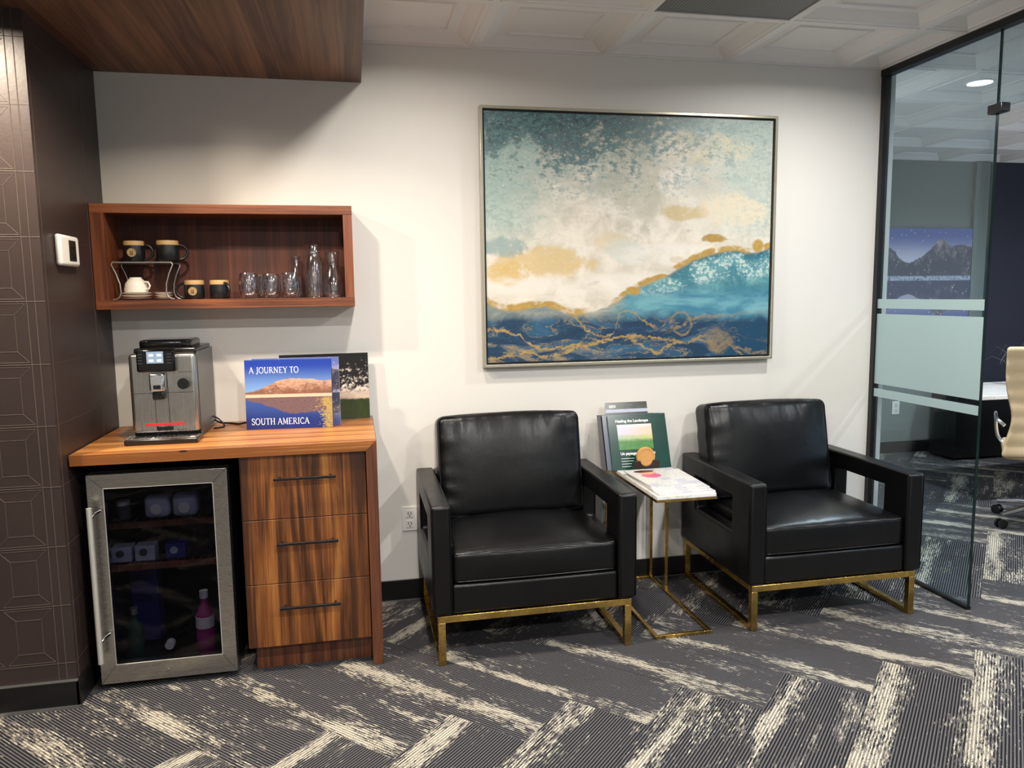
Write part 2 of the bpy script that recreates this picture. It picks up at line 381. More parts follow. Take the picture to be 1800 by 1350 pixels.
def cover_trees():
    g = G('dark_tree_photo_cover'); p = g.sep(g.gen()); u, v = p[0], p[2]
    n = g.noise(g.vec(u*16.0, v*14.0, 3.0), 1.0, 5, 0.7); n2 = g.noise(g.vec(u*60.0, v*8.0, 0.0), 1.0, 3, 0.6)
    C = lambda *c: lin(c)
    back = g.mix(g.ss(n + v*0.35, 0.60, 0.72), C(206, 196, 188), C(14, 12, 14))
    back = g.mix(g.ss(v, 0.5, 0.34), back, g.mix(n, C(176, 150, 128), C(232, 214, 196)))
    back = g.mix(g.ss(v + (n - 0.5)*0.06, 0.33, 0.29), back, g.mix(n2, C(22, 34, 14), C(56, 74, 26)))
    back = g.mix(g.ss(v, 0.93, 0.94), back, C(12, 12, 14))
    return g.done(g.bsdf(back, 0.25))
M['cover_trees'] = cover_trees()
def cover_forest():
    g = G('misty_forest_picture'); p = g.sep(g.gen()); u, v = p[0], p[2]
    n = g.noise(g.vec(u*20.0, v*6.0, 0.0), 1.0, 5, 0.7); m = g.noise(g.vec(u*8.0, v*8.0, 1.0), 1.0, 4)
    C = lambda *c: lin(c)
    sky = g.mix(u, C(190, 190, 214), C(238, 190, 160)); sky = g.mix(g.ss(v, 0.85, 1.0), sky, C(240, 222, 214))
    mist = g.mix(g.ss(v + (n - 0.5)*0.3, 0.66, 0.5), sky, g.mix(u, C(160, 180, 150), C(186, 190, 120)))
    gr = g.mix(g.ss(v + (n - 0.5)*0.2, 0.48, 0.3), mist, g.mix(m, C(36, 88, 44), C(88, 150, 70)))
    tree = g.ss(n, 0.62, 0.70)*g.ss(v, 0.75, 0.55); gr = g.mix(tree*0.7, gr, C(52, 82, 62))
    return g.done(g.bsdf(gr, 0.25))
M['cover_forest'] = cover_forest()
def canvas_lake():
    g = G('snowy_mountain_lake_print'); p = g.sep(g.gen()); u, v = p[0], p[2]
    n = g.noise(g.vec(u*9.0, v*6.0, 0.0), 1.0, 6, 0.7); n2 = g.noise(g.vec(u*40.0, v*30.0, 0.0), 1.0, 4, 0.6)
    C = lambda *c: lin(c)
    vm = g.absv(v - 0.50)          # mirrored about the shore
    top = v > 0.50
    ridge = g.curve(u, [(0, .42), (.10, .40), (.2, .26), (.3, .22), (.42, .28), (.55, .42), (.66, .52), (.75, .44), (.85, .46), (1, .42)])*0.75 + (n - 0.5)*0.09
    sky = g.mix(g.ss(vm, 0.15, 0.45), C(206, 202, 218), C(86, 100, 168))
    mt = g.mix(g.ss(n*0.8 + n2*0.25 + vm*0.5, 0.58, 0.88), C(62, 66, 84), C(166, 152, 154))
    col = g.mix(g.ss(ridge - vm, -0.004, 0.008), sky, mt)
    wat = g.mix(0.35, col, C(60, 72, 112)); col = g.mix(top, wat, col)
    col = g.mix(g.ss(g.absv(v - 0.50), 0.03, 0.015)*g.ss(n2, 0.35, 0.5)*0.8, col, C(188, 196, 220))
    vo = g.N.new('ShaderNodeTexVoronoi'); g.link(g.vec(u*26.0, v*18.0, 0.0), vo.inputs['Vector']); vo.inputs['Scale'].default_value = 1.0
    col = g.mix(g.ss(V(g, vo.outputs['Distance']), 0.15, 0.07)*0.85, col, C(232, 236, 244))
    return g.done(g.bsdf(col, 0.5))
M['canvas_lake'] = canvas_lake()
def magazine(name, seed, portrait=False):
    g = G(name); p = g.sep(g.gen()); u, v = p[0], p[1]; C = lambda *c: lin(c)
    li = g.ss(g.sin(v*90.0 + seed), 0.2, 0.8)*g.ss(g.noise(g.vec(u*30.0, v*14.0, seed), 1.0, 3), 0.42, 0.55)
    blk = g.noise(g.vec(g.floor(u*5.0), g.floor(v*7.0), seed), 3.7, 0)
    col = g.mix(li*0.6, C(212, 210, 206), C(90, 90, 96))
    col = g.mix(g.ss(blk, 0.54, 0.60)*0.45, col, C(150, 156, 186))
    if portrait:
        def b(cx, cy, rx, ry): 
            dx = (u - cx)/rx; dy = (v - cy)/ry; return g.ss(dx*dx + dy*dy, 1.1, 0.8)
        col = g.mix(b(0.36, 0.60, 0.19, 0.14), col, C(210, 88, 132)); col = g.mix(b(0.36, 0.76, 0.17, 0.10), col, C(212, 160, 136))
        col = g.mix(b(0.34, 0.86, 0.21, 0.07), col, C(58, 34, 34))
    return g.done(g.bsdf(col, 0.3))
M['mag1'] = magazine('magazine_cover_portrait', 1.0, True); M['mag2'] = magazine('newsprint_cover', 4.0)
def green_cover():
    g = G('green_cover'); n = g.noise(g.obj(), 12, 2); return g.done(g.bsdf(g.mix(n, lin((8, 50, 44)), lin((14, 64, 56))), 0.22))
M['green'] = green_cover()
M['slate'] = plain('slate_cover', (74, 86, 100), 0.25)
g = G('booklet_cover'); p = g.sep(g.gen()); nn = g.noise(g.vec(p[0]*6.0, p[2]*20.0, 0.0), 1.0, 4)
M['booklet'] = g.done(g.bsdf(g.mix(g.ss(nn, 0.4, 0.6), lin((12, 20, 22)), lin((38, 48, 26))), 0.25))
g = G('marble'); n = g.noise(g.obj(), 6, 6, 0.6, 1.2); M['marble'] = g.done(g.bsdf(g.mix(g.ss(g.absv(n - 0.5), 0.03, 0.0)*0.35, lin((236, 234, 230)), lin((150, 148, 146))), 0.2))
g = G('perforated_metal'); p = g.sep(g.obj())
hx = g.frac(p[0]/0.014) - 0.5; hy = g.frac(p[1]/0.014) - 0.5; r_ = hx*hx + hy*hy
M['perf'] = g.done(g.bsdf(g.mix(g.ss(r_, 0.09, 0.05), lin((118, 118, 118)), lin((22, 22, 23))), 0.5))
g = G('embossed_brown_leather'); n = g.noise(g.obj(), 90, 4); n2 = g.noise(g.obj(), 3, 3)
M['brown'] = g.done(g.bsdf(g.mix(n2, lin((44, 33, 31)), lin((56, 44, 41))), n*0.12 + 0.36, 0.0, g.bump(n, 0.15, 0.002)))
M['crease'] = plain('embossed_crease', (78, 66, 59), 0.65)

# ------------------------------------------------------------------ mesh helpers
class B:
    def __init__(s): s.bm = bmesh.new()
    def box(s, x0, x1, y0, y1, z0, z1):
        v = [s.bm.verts.new((x, y, z)) for z in (z0, z1) for y in (y0, y1) for x in (x0, x1)]
        for f in ((0, 2, 3, 1), (4, 5, 7, 6), (0, 1, 5, 4), (2, 6, 7, 3), (0, 4, 6, 2), (1, 3, 7, 5)): s.bm.faces.new([v[i] for i in f])
        return s
    def poly(s, pts, face=True):
        v = [s.bm.verts.new(p) for p in pts]
        if face: s.bm.faces.new(v)
        return v
    def extrude(s, pts, d):   # prism: polygon pts (3-D, convex or concave), swept by vector d
        a = [s.bm.verts.new(p) for p in pts]; b = [s.bm.verts.new(Vector(p)+Vector(d)) for p in pts]; n = len(a)
        s.bm.faces.new(a[::-1]); s.bm.faces.new(b)
        for i in range(n): s.bm.faces.new((a[i], a[(i+1) % n], b[(i+1) % n], b[i]))
        return s
    def ring(s, outer, inner, d):   # prism with a hole; outer and inner have the same count
        d = Vector(d); n = len(outer)
        o = [s.bm.verts.new(p) for p in outer]; i_ = [s.bm.verts.new(p) for p in inner]
        O = [s.bm.verts.new(Vector(p)+d) for p in outer]; I = [s.bm.verts.new(Vector(p)+d) for p in inner]
        for k in range(n):
            m = (k+1) % n
            s.bm.faces.new((o[k], i_[k], i_[m], o[m])); s.bm.faces.new((O[k], O[m], I[m], I[k]))
            s.bm.faces.new((o[k], o[m], O[m], O[k])); s.bm.faces.new((i_[k], I[k], I[m], i_[m]))
        return s
    def lathe(s, prof, c=(0, 0, 0), n=32, axis='z', closed=True):
        rings = []
        for r, z in prof:
            if r < 1e-6: r = 1e-5
            L = []
            for k in range(n):
                a = 2*PI*k/n; p = (r*math.cos(a), r*math.sin(a), z)
                if axis == 'y': p = (p[0], p[2], p[1])
                if axis == 'x': p = (p[2], p[0], p[1])
                L.append(s.bm.verts.new((p[0]+c[0], p[1]+c[1], p[2]+c[2])))
            rings.append(L)
        for a, b in zip(rings, rings[1:]):
            for k in range(n): s.bm.faces.new((a[k], a[(k+1) % n], b[(k+1) % n], b[k]))
        if closed: s.bm.faces.new(rings[0][::-1]); s.bm.faces.new(rings[-1])
        return s
    def cyl(s, c, r, h, axis='z', n=24): return s.lathe([(r, 0), (r, h)], c, n, axis)
    def tube(s, pts, r, n=8, closed=False, cap=True):
        pts = [Vector(p) for p in pts]; rings = []; N = len(pts); up = None
        for i, p in enumerate(pts):
            if closed: t = (pts[(i+1) % N]-pts[i-1])
            else: t = pts[min(i+1, N-1)]-pts[max(i-1, 0)]
            t.normalize()
            if up is None: up = t.orthogonal().normalized()
            up = (up - t*up.dot(t)).normalized(); w = t.cross(up)
            rr = r[i] if isinstance(r, (list, tuple)) else r
            rings.append([s.bm.verts.new(p + (up*math.cos(2*PI*k/n) + w*math.sin(2*PI*k/n))*rr) for k in range(n)])
        pairs = list(zip(rings, rings[1:])) + ([(rings[-1], rings[0])] if closed else [])
        for a, b in pairs:
            for k in range(n): s.bm.faces.new((a[k], a[(k+1) % n], b[(k+1) % n], b[k]))
        if not closed and cap: s.bm.faces.new(rings[0][::-1]); s.bm.faces.new(rings[-1])
        return s
    def pillow(s, hx, hy, hz, r, n=14, fn=None, c=(0, 0, 0), rot=None):
        """rounded block with half sizes; fn bends each point"""
        vs = {}
        def key(p): return (round(p[0], 5), round(p[1], 5), round(p[2], 5))
        H = (hx, hy, hz)
        def V_(p):
            k = key(p)
            if k not in vs:
                q = Vector([p[i]*H[i] for i in range(3)])
                inn = Vector([max(-(H[i]-r), min(H[i]-r, q[i])) for i in range(3)])
                d = q-inn
                if d.length > 1e-9: q = inn + d.normalized()*r*min(1, 1)
                if fn: q = Vector(fn(q))
                if rot: q = rot @ q
                vs[k] = s.bm.verts.new(q+Vector(c))
            return vs[k]
        def par(i):
            return math.sin((i/n*2-1)*PI/2)*0.55 + (i/n*2-1)*0.45
        for ax in range(3):
            a, b = [i for i in range(3) if i != ax]
            for sg in (-1, 1):
                for i in range(n):
                    for j in range(n):
                        q = []
                        for (ii, jj) in ((i, j), (i+1, j), (i+1, j+1), (i, j+1)):
                            p = [0, 0, 0]; p[ax] = sg; p[a] = par(ii); p[b] = par(jj); q.append(V_(p))
                        s.bm.faces.new(q)
        return s
    def build(s, name, mat, parent=None, smooth=False, bevel=0.0, seg=2, local=False, kind=None):
        bmesh.ops.recalc_face_normals(s.bm, faces=s.bm.faces)
        if parent is not None and not local:
            o = parent; off = Vector((0, 0, 0))
            while o is not None: off += o.location; o = o.parent
            bmesh.ops.translate(s.bm, verts=s.bm.verts, vec=-off)
        me = bpy.data.meshes.new(name); s.bm.to_mesh(me); s.bm.free()
        me.materials.append(M[mat] if isinstance(mat, str) else mat)
        if smooth:
            for p in me.polygons: p.use_smooth = True
        ob = bpy.data.objects.new(name, me); COL.objects.link(ob)
        if parent is not None: ob.parent = parent
        if bevel:
            md = ob.modifiers.new('bevel', 'BEVEL'); md.width = bevel; md.segments = seg; md.limit_method = 'ANGLE'; md.angle_limit = 0.7
            md.harden_normals = False
            for p in me.polygons: p.use_smooth = True
            try: me.set_sharp_from_angle(angle=0.6)
            except Exception: pass
        elif smooth:
            try: me.set_sharp_from_angle(angle=0.9)
            except Exception: pass
        if kind: ob['kind'] = kind
        return ob
def box(*a): return B().box(*a)
def struct(b, name, mat, parent=None, **k):
    o = b.build(name, mat, parent, **k)
    if parent is None: o['kind'] = 'structure'
    return o
def thing(name, label, cat, loc=(0, 0, 0), rz=0.0, group=None, rx=0.0):
    o = bpy.data.objects.new(name, None); COL.objects.link(o); o.empty_display_size = 0.05
    o.location = loc; o.rotation_euler = (rx, 0, rz)
    if cat: o['label'] = label; o['category'] = cat
    if group: o['group'] = group
    return o
def tag(o, label, cat, group=None):
    o['label'] = label; o['category'] = cat
    if group: o['group'] = group
    return o
def kids(o): return [c for c in bpy.data.objects if c.parent == o]
def dup(o, loc=None, rz=None, label=None, parent=None):
    c = o.copy(); COL.objects.link(c)
    if parent is not None: c.parent = parent
    if loc is not None: c.location = loc
    if rz is not None: c.rotation_euler = (o.rotation_euler[0], 0, rz)
    if label: c['label'] = label
    for k in kids(o): dup(k, parent=c)
    return c
def text(name, s, size, mat, parent, loc, rx=PI/2, rz=0.0, sx=1.0, bold=0.0, align='LEFT'):
    cu = bpy.data.curves.new(name, 'FONT'); cu.body = s; cu.size = size; cu.extrude = 0.0003; cu.offset = bold; cu.align_x = align
    t = bpy.data.objects.new(name, cu); COL.objects.link(t)
    dg = bpy.context.evaluated_depsgraph_get(); me = bpy.data.meshes.new_from_object(t.evaluated_get(dg))
    COL.objects.unlink(t); bpy.data.objects.remove(t)
    me.materials.clear(); me.materials.append(M[mat])
    ob = bpy.data.objects.new(name, me); COL.objects.link(ob); ob.parent = parent
    ob.location = loc; ob.rotation_euler = (rx, 0, rz); ob.scale = (sx, 1, 1)
    return ob

# ------------------------------------------------------------------ structure
XG = 2.645    # glass partition plane
YF = 2.28     # far wall
struct(box(-4.2, 7.2, -6.6, 2.5, -0.1, 0.0), 'floor', 'carpet')
struct(box(-1.0, XG+0.065, 0.0, 0.14, 0.0, HC+0.1), 'wall_back', 'wall')
b = box(2.45, 5.36, YF, YF+0.12, 0.0, HC+0.1); struct(b, 'wall_far', 'farwall')
struct(box(5.288, 5.425, YF-0.03, YF, 0.0, HC), 'trim_1', 'farwall')
struct(box(5.36, 7.2, YF, YF+0.12, 0.0, HC+0.1), 'wall_far_dark', 'navy')
struct(box(2.6, 2.72, 0.14, YF, 0.0, HC+0.1), 'wall_side', 'wall')
struct(box(-4.2, 7.2, -6.6, -6.48, 0.0, HC+0.1), 'wall_rear', 'wall')
struct(box(-4.2, -4.08, -6.48, -0.69, 0.0, HC+0.1), 'wall_west', 'wall')
b = B(); b.box(7.08, 7.2, -6.48, -4.6, 0, HC+0.1); b.box(7.08, 7.2, 1.0, YF, 0, HC+0.1); b.box(7.08, 7.2, -4.6, 1.0, 0, 0.8); b.box(7.08, 7.2, -4.6, 1.0, 2.35, HC+0.1)
struct(b, 'wall_east', 'wall')
wn = thing('window_3', '', ''); wn['kind'] = 'structure'; wn.location = (7.14, -1.8, 0.8)
b = B()
for yy in (-4.57, -2.7, -0.87, 0.97): b.box(7.11, 7.17, yy-0.03, yy+0.03, 0.86, 2.29)
b.box(7.11, 7.17, -4.6, 1.0, 0.8, 0.86); b.box(7.11, 7.17, -4.6, 1.0, 2.29, 2.35)
b.build('window_frame', 'black', wn)

# left pillar clad in embossed brown panels
XC, YC = -1.0, -0.69
struct(box(-4.08, XC, YC, 0.14, 0.0, HC+0.1), 'wall_left', 'brown')
wl = bpy.data.objects['wall_left']
b = B(); rows = [0.165 + 0.2098*i for i in range(12)]
e = 0.0016
def crease(b, p, q, r=0.001): b.tube([p, q], r, 5)
for zr in rows:
    if zr < 2.34:
        crease(b, (-1.9, YC, zr), (XC, YC, zr), 0.0012); crease(b, (XC, YC, zr), (XC, -0.02, zr), 0.0006)
for xx in (-1.031, -1.056): crease(b, (xx, YC, 0.1), (xx, YC, 2.349), 0.0016)
crease(b, (XC, YC+0.022, 0.1), (XC, YC+0.022, 2.349), 0.001); crease(b, (XC, -0.2, 0.1), (XC, -0.2, 2.349), 0.0009)
for c in range(4):
    xr = -1.056-0.006-c*0.16; xl = xr-0.148
    for zr in rows[:-1]:
        z0, z1 = zr+0.008, zr+0.2018
        if z1 > 2.36: z1 = 2.36
        o_ = [(xl, z0), (xr, z0), (xr, z1), (xl, z1)]; i_ = [(xl+0.034, z0+0.036), (xr-0.034, z0+0.036), (xr-0.034, z1-0.036), (xl+0.034, z1-0.036)]
        for k in range(4):
            m = (k+1) % 4
            crease(b, (i_[k][0], YC, i_[k][1]), (i_[m][0], YC, i_[m][1])); crease(b, (o_[k][0], YC, o_[k][1]), (i_[k][0], YC, i_[k][1]))
            if k in (0, 2): crease(b, (o_[k][0], YC, o_[k][1]), (o_[m][0], YC, o_[m][1]))
cr = b.build('embossing', 'crease', wl, smooth=True)
# baseboards
struct(box(-4.0, XC+0.008, YC-0.012, YC, 0.012, 0.10), 'baseboard_left', 'black')
struct(box(XC, XC+0.012, YC-0.012, -0.02, 0.012, 0.10), 'baseboard_pillar', 'black')
b = box(-4.0, XC+0.008, YC-0.016, YC, 0.0, 0.012); struct(b, 'trim_2', 'metal_strip')
b = box(-4.0, XC+0.006, YC-0.013, YC, 0.10, 0.1035); struct(b, 'trim_3', 'metal_strip')
struct(box(0.08, XG-0.02, -0.012, 0.0, 0.005, 0.098), 'baseboard_back', 'black')
struct(box(0.08, XG-0.02, -0.016, 0.0, 0.0, 0.005), 'trim_4', 'metal_strip')
struct(box(2.74, 7.0, YF-0.014, YF, 0.0, 0.10), 'baseboard_far', 'black')

# wood soffit
SOF = (-4.08, 0.068, -2.35, 0.0)
struct(box(SOF[0], SOF[1], SOF[2], SOF[3], 2.349, HC+0.08), 'ceiling_soffit', 'w_soffit')

# coffered ceiling
def tile(b, x0, x1, y0, y1):
    w = min(x1-x0, y1-y0)
    lv = [(0.012, 0.0), (0.014, 0.004), (0.030, 0.004), (0.036, 0.010), (0.085, 0.036), (0.124, 0.036), (0.127, 0.029), (0.133, 0.029), (0.136, 0.037)]
    loops = [[(x0, y0, HC), (x1, y0, HC), (x1, y1, HC), (x0, y1, HC)]]
    for ins, h in lv:
        if ins > w*0.46: break
        loops.append([(x0+ins, y0+ins, HC+h), (x1-ins, y0+ins, HC+h), (x1-ins, y1-ins, HC+h), (x0+ins, y1-ins, HC+h)])
    vs = [[b.bm.verts.new(p) for p in L] for L in loops]
    for a, c in zip(vs, vs[1:]):
        for k in range(4): b.bm.faces.new((a[k], a[(k+1) % 4], c[(k+1) % 4], c[k]))
    b.bm.faces.new(vs[-1])
S_ = 0.6096
def spans(lo, hi, ref):
    k = math.floor((lo-ref)/S_); out = []; x = ref+k*S_
    while x < hi-1e-6:
        a, c = max(x, lo), min(x+S_, hi)
        if c-a > 0.03: out.append((a, c))
        x += S_
    return out
def ceil_region(name, x0, x1, y0, y1, rx, ry, skip=None):
    b = B()
    for (ax, bx) in spans(x0, x1, rx):
        for (ay, by) in spans(y0, y1, ry):
            if skip and skip((ax+bx)/2, (ay+by)/2): continue
            tile(b, ax, bx, ay, by)
    b.box(x0, x1, y0, y1, HC+0.07, HC+0.1)
    return struct(b, name, 'ceil')
VENT = (1.1714, 1.781, -1.1576, -0.548)
ceil_region('ceiling', -4.08, XG-0.02, -6.48, 0.0, 0.5618, -0.548,
            lambda x, y: (x < SOF[1] and y > SOF[2]-0.3 and x < 0.0) or (VENT[0] < x < VENT[1] and VENT[2] < y < VENT[3]))
ceil_region('ceiling_far_room', XG+0.02, 7.08, -6.48, YF, 3.105, -0.077)
v = thing('ceiling_vent', 'dark perforated square air vent panel set in the coffered ceiling', 'vent', (1.476, -0.853, HC))
box(VENT[0]+0.014, VENT[1]-0.014, VENT[2]+0.014, VENT[3]-0.014, HC+0.004, HC+0.012).build('perforated_panel', 'perf', v)
b = B(); b.ring([(VENT[0], VENT[2], HC-0.001), (VENT[1], VENT[2], HC-0.001), (VENT[1], VENT[3], HC-0.001), (VENT[0], VENT[3], HC-0.001)],
     [(VENT[0]+0.014, VENT[2]+0.014, HC-0.001), (VENT[1]-0.014, VENT[2]+0.014, HC-0.001), (VENT[1]-0.014, VENT[3]-0.014, HC-0.001), (VENT[0]+0.014, VENT[3]-0.014, HC-0.001)], (0, 0, 0.012))
b.build('frame', 'ceil', v)

# recessed lamps
LBL = {0: 'round recessed downlight in the tile nearest the wood soffit', 1: 'round recessed downlight glowing at the top edge right of the dark vent',
       9: 'bright round recessed downlight in the far room ceiling beyond the glass', 7: 'small round downlight recessed in the wood soffit over the coffee counter',
       8: 'small round downlight recessed in the wood soffit by the dark pillar'}
for i, (x, y, z, pw, c, sp) in enumerate(LAMPS):
    rec = 0.0 if z < 2.4 else 0.0
    zz = z + (0.037 if z > 2.4 else 0.0)
    rad = 0.06 if z > 2.4 else 0.042
    L = thing('recessed_light', LBL.get(i, 'round recessed downlight out of view behind the camera' if i < 9 else 'round recessed downlight in the far room ceiling out of view'), 'ceiling light', (x, y, zz))
    B().lathe([(rad, -0.001), (rad+0.004, -0.006), (rad+0.016, -0.005), (rad+0.018, 0.0)], (x, y, zz), 32, closed=False).build('trim_ring', 'ceil', L, smooth=True)
    B().cyl((x, y, zz-0.003), rad, 0.002, n=32).build('diffuser', emit('diffuser_%s' % i, c, 14.0), L)
    ld = bpy.data.lights.new('lamp', 'AREA'); ld.shape = 'DISK'; ld.size = rad*2; ld.energy = pw; ld.color = c; ld.spread = math.radians(sp)
    if i not in LBL: L['group'] = 'downlights behind the camera' if i < 9 else 'downlights in the far room'
    lo = bpy.data.objects.new('lamp', ld); COL.objects.link(lo); lo.parent = L; lo.location = (0, 0, -0.008)

# ------------------------------------------------------------------ glass partition
YE = -0.71
w1 = thing('window_1', '', ''); w1['kind'] = 'structure'; w1.location = (XG, YE/2, 0)
box(XG-0.006, XG+0.006, YE+0.003, -0.001, 0.012, HC-0.03).build('glass_pane', 'pane', w1)
box(XG-0.0065, XG+0.0065, YE, YE+0.003, 0.012, HC-0.03).build('glass_edge', 'glassedge', w1)
for z0, z1 in ((1.333, 1.380), (0.945, 1.305), (0.878, 0.920)):
    box(XG-0.0075, XG-0.0062, YE+0.004, -0.002, z0, z1).build('frosted_band', 'film', w1)
b = box(XG-0.018, XG+0.018, -0.028, 0.0, 0.0, HC-0.03); b.build('wall_channel', 'black', w1)
box(XG-0.012, XG+0.012, YE, -0.02, 0.0, 0.014).build('floor_channel', 'black', w1)
struct(box(XG-0.022, XG+0.022, -6.4, 0.0, HC-0.032, HC+0.02), 'trim_5', 'black')
w2 = thing('window_2', '', ''); w2['kind'] = 'structure'; w2.location = (XG, -1.2, 2.2)
box(XG-0.006, XG+0.006, -1.66, YE-0.004, 2.168, HC-0.03).build('glass_pane', 'pane', w2)
cl = box(XG-0.022, XG+0.022, YE-0.040, YE+0.034, 2.146, 2.184).build('glass_clamp', 'black', w1, bevel=0.004)
w4 = thing('window_4', '', ''); w4['kind'] = 'structure'; w4.location = (XG, -3, 0)
box(XG-0.006, XG+0.006, -6.4, -1.664, 0.012, HC-0.03).build('glass_pane', 'pane', w4)
for z0, z1 in ((1.333, 1.380), (0.945, 1.305), (0.878, 0.920)):
    box(XG-0.0075, XG-0.0062, -6.4, -1.666, z0, z1).build('frosted_band', 'film', w4)

# ------------------------------------------------------------------ thermostat, outlets
t = thing('thermostat', 'white wall thermostat with dark screen mounted on the brown pillar side', 'thermostat', (XC, -0.484, 1.6))
b = box(XC, XC+0.022, -0.575, -0.393, 1.547, 1.655); b.build('housing', 'white_plastic', t, bevel=0.010, seg=3)
box(XC+0.022, XC+0.0235, -0.50, -0.432, 1.565, 1.638).build('screen', 'black_plastic', t, bevel=0.001)
def outlet(x, y, z, label):
    o = thing('wall_outlet', label, 'outlet', (x, y, z))
    box(x-0.036, x+0.036, y-0.006, y, z-0.058, z+0.058).build('cover_plate', 'white_plastic', o, bevel=0.002)
    for dz in (-0.024, 0.024):
        f = box(x-0.017, x+0.017, y-0.0085, y-0.006, z+dz-0.018, z+dz+0.018).build('socket', 'white_plastic', o, bevel=0.003)
        b = B(); b.box(x-0.008, x-0.005, y-0.0095, y-0.0085, z+dz-0.004, z+dz+0.010); b.box(x+0.005, x+0.008, y-0.0095, y-0.0085, z+dz-0.004, z+dz+0.008)
        b.cyl((x, y-0.0095, z+dz-0.010), 0.003, 0.001, 'y', 10); b.build('slots', 'blackmat', f)
    return o
outlet(0.222, 0.0, 0.392, 'white duplex power outlet low on the white wall left of the first armchair')

# ------------------------------------------------------------------ wall shelf
x0, x1, z0, z1, yd, tk = -0.998, 0.007, 1.387, 1.802, -0.192, 0.037
sh = thing('wall_shelf', 'open reddish walnut box shelf on the wall holding mugs and glassware', 'shelf', (-0.5, 0, z0))
box(x0, x1, yd, -0.001, z1-tk, z1).build('top_board', 'w_shelf', sh, bevel=0.001)
box(x0, x1, yd, -0.001, z0, z0+tk).build('bottom_board', 'w_shelf', sh, bevel=0.001)
box(x0+0.0002, x0+tk+0.014, yd+0.0003, -0.001, z0+tk, z1-tk).build('side_board', 'w_shelfv', sh)
box(x1-tk, x1-0.0002, yd+0.0003, -0.001, z0+tk, z1-tk).build('side_board', 'w_shelfv', sh)
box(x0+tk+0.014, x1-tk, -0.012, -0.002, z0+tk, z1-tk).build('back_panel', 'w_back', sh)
ZS = z0+tk
# mugs
def make_mug(label, loc, rz, r=0.040, h=0.082, logo=True, group='black mugs on the shelf'):
    m = thing('mug', label, 'mug', loc, rz, group)
    B().lathe([(0.0, 0.001), (r*0.88, 0.0), (r, 0.006), (r*1.03, h*0.45), (r*0.98, h-0.017), (r*0.98-0.004, h-0.017), (r*0.95, 0.008), (0.0, 0.007)], (0, 0, 0), 32, closed=False).build('body', 'mug', m, smooth=True, local=True)
    B().lathe([(r*0.985, h-0.018), (r*1.0, h-0.008), (r*0.97, h), (r*0.93, h), (r*0.91, h-0.018)], (0, 0, 0), 32, closed=False).build('rim', 'mug_rim', m, smooth=True, local=True)
    pts = [(r*0.95+0.034*math.sin(a)*1.0, 0, h*0.46-0.030*math.cos(a)) for a in [PI*i/10 for i in range(11)]]
    B().tube(pts, 0.0055, 8).build('handle', 'mug', m, smooth=True, local=True)
    if logo:
        q = B()
        a0 = -PI/2
        d = r*1.03
        q.cyl((0, 0, 0), 0.017, 0.0022, 'y', 24)
        ob = q.build('medallion', 'mug_rim', m, local=True); ob.location = (0, -d-0.0012, h*0.42)
        w_ = B()
        for sx in (-1, 0, 1): w_.box(sx*0.005-0.0012, sx*0.005+0.0012, -0.0011, -0.0003, -0.007, 0.007)
        w_.box(-0.006, 0.006, -0.0011, -0.0003, -0.0085, -0.006)
        w_.lathe([(0.0135, -0.001), (0.0145, -0.001)], (0, 0, 0), 24, 'y', closed=False)
        w_.build('emblem', 'mug', ob, local=True)
    return m
make_mug('black mug with tan rim, emblem facing front, left one on the wire rack', (-0.866, -0.105, 1.5795), 0.0)
make_mug('large black mug with tan rim and handle at right, right one on the rack', (-0.738, -0.105, 1.5795), 0.3, 0.043, 0.084, False)
make_mug('black mug with tan rim and round emblem below and right of the rack', (-0.642, -0.115, ZS), PI, 0.039, 0.078).rotation_euler = (0, 0, 0)
# its medallion faces the room and its handle points left
mm = [o for o in bpy.data.objects if o.name.startswith('mug') and o.parent is None and 'below' in o['label']][0]
for k in kids(mm):
    if k.name.startswith('handle'): k.rotation_euler = (0, 0, PI)
make_mug('black mug with tan rim and handle turned forward beside the clear tumblers', (-0.545, -0.105, ZS), -0.85, 0.038, 0.078, False)
# wire rack
r = thing('shelf_rack', 'small silver wire shelf riser with curved legs carrying two mugs', 'rack', (-0.845, -0.1, ZS))
b = B(); xa, xb, ya, yb, zt = -0.934, -0.716, -0.165, -0.03, 1.574
b.tube([(xa, ya, zt), (xb, ya, zt), (xb, yb, zt), (xa, yb, zt)], 0.0028, 8, closed=True)
for i in range(1, 22):
    x = xa+(xb-xa)*i/22; b.tube([(x, ya, zt), (x, yb, zt)], 0.0013, 6)
b.build('top_grid', 'wire', r, smooth=True)
for sx, xx in ((1, xa), (-1, xb)):
    for yy in (ya, yb):
        pts = [(xx+sx*0.0, yy, zt), (xx-sx*0.006, yy, zt-0.008), (xx+sx*0.010, yy, zt-0.045), (xx+sx*0.022, yy, zt-0.085), (xx+sx*0.024, yy, zt-0.120), (xx+sx*0.018, yy, ZS+0.012), (xx+sx*0.006, yy, ZS+0.004), (xx-sx*0.006, yy, ZS+0.0028)]
        if sx < 0: pts = [(min(p[0], xb+0.012), p[1], p[2]) for p in pts]
        B().tube(pts, 0.0028, 8).build('leg', 'wire', r, smooth=True)
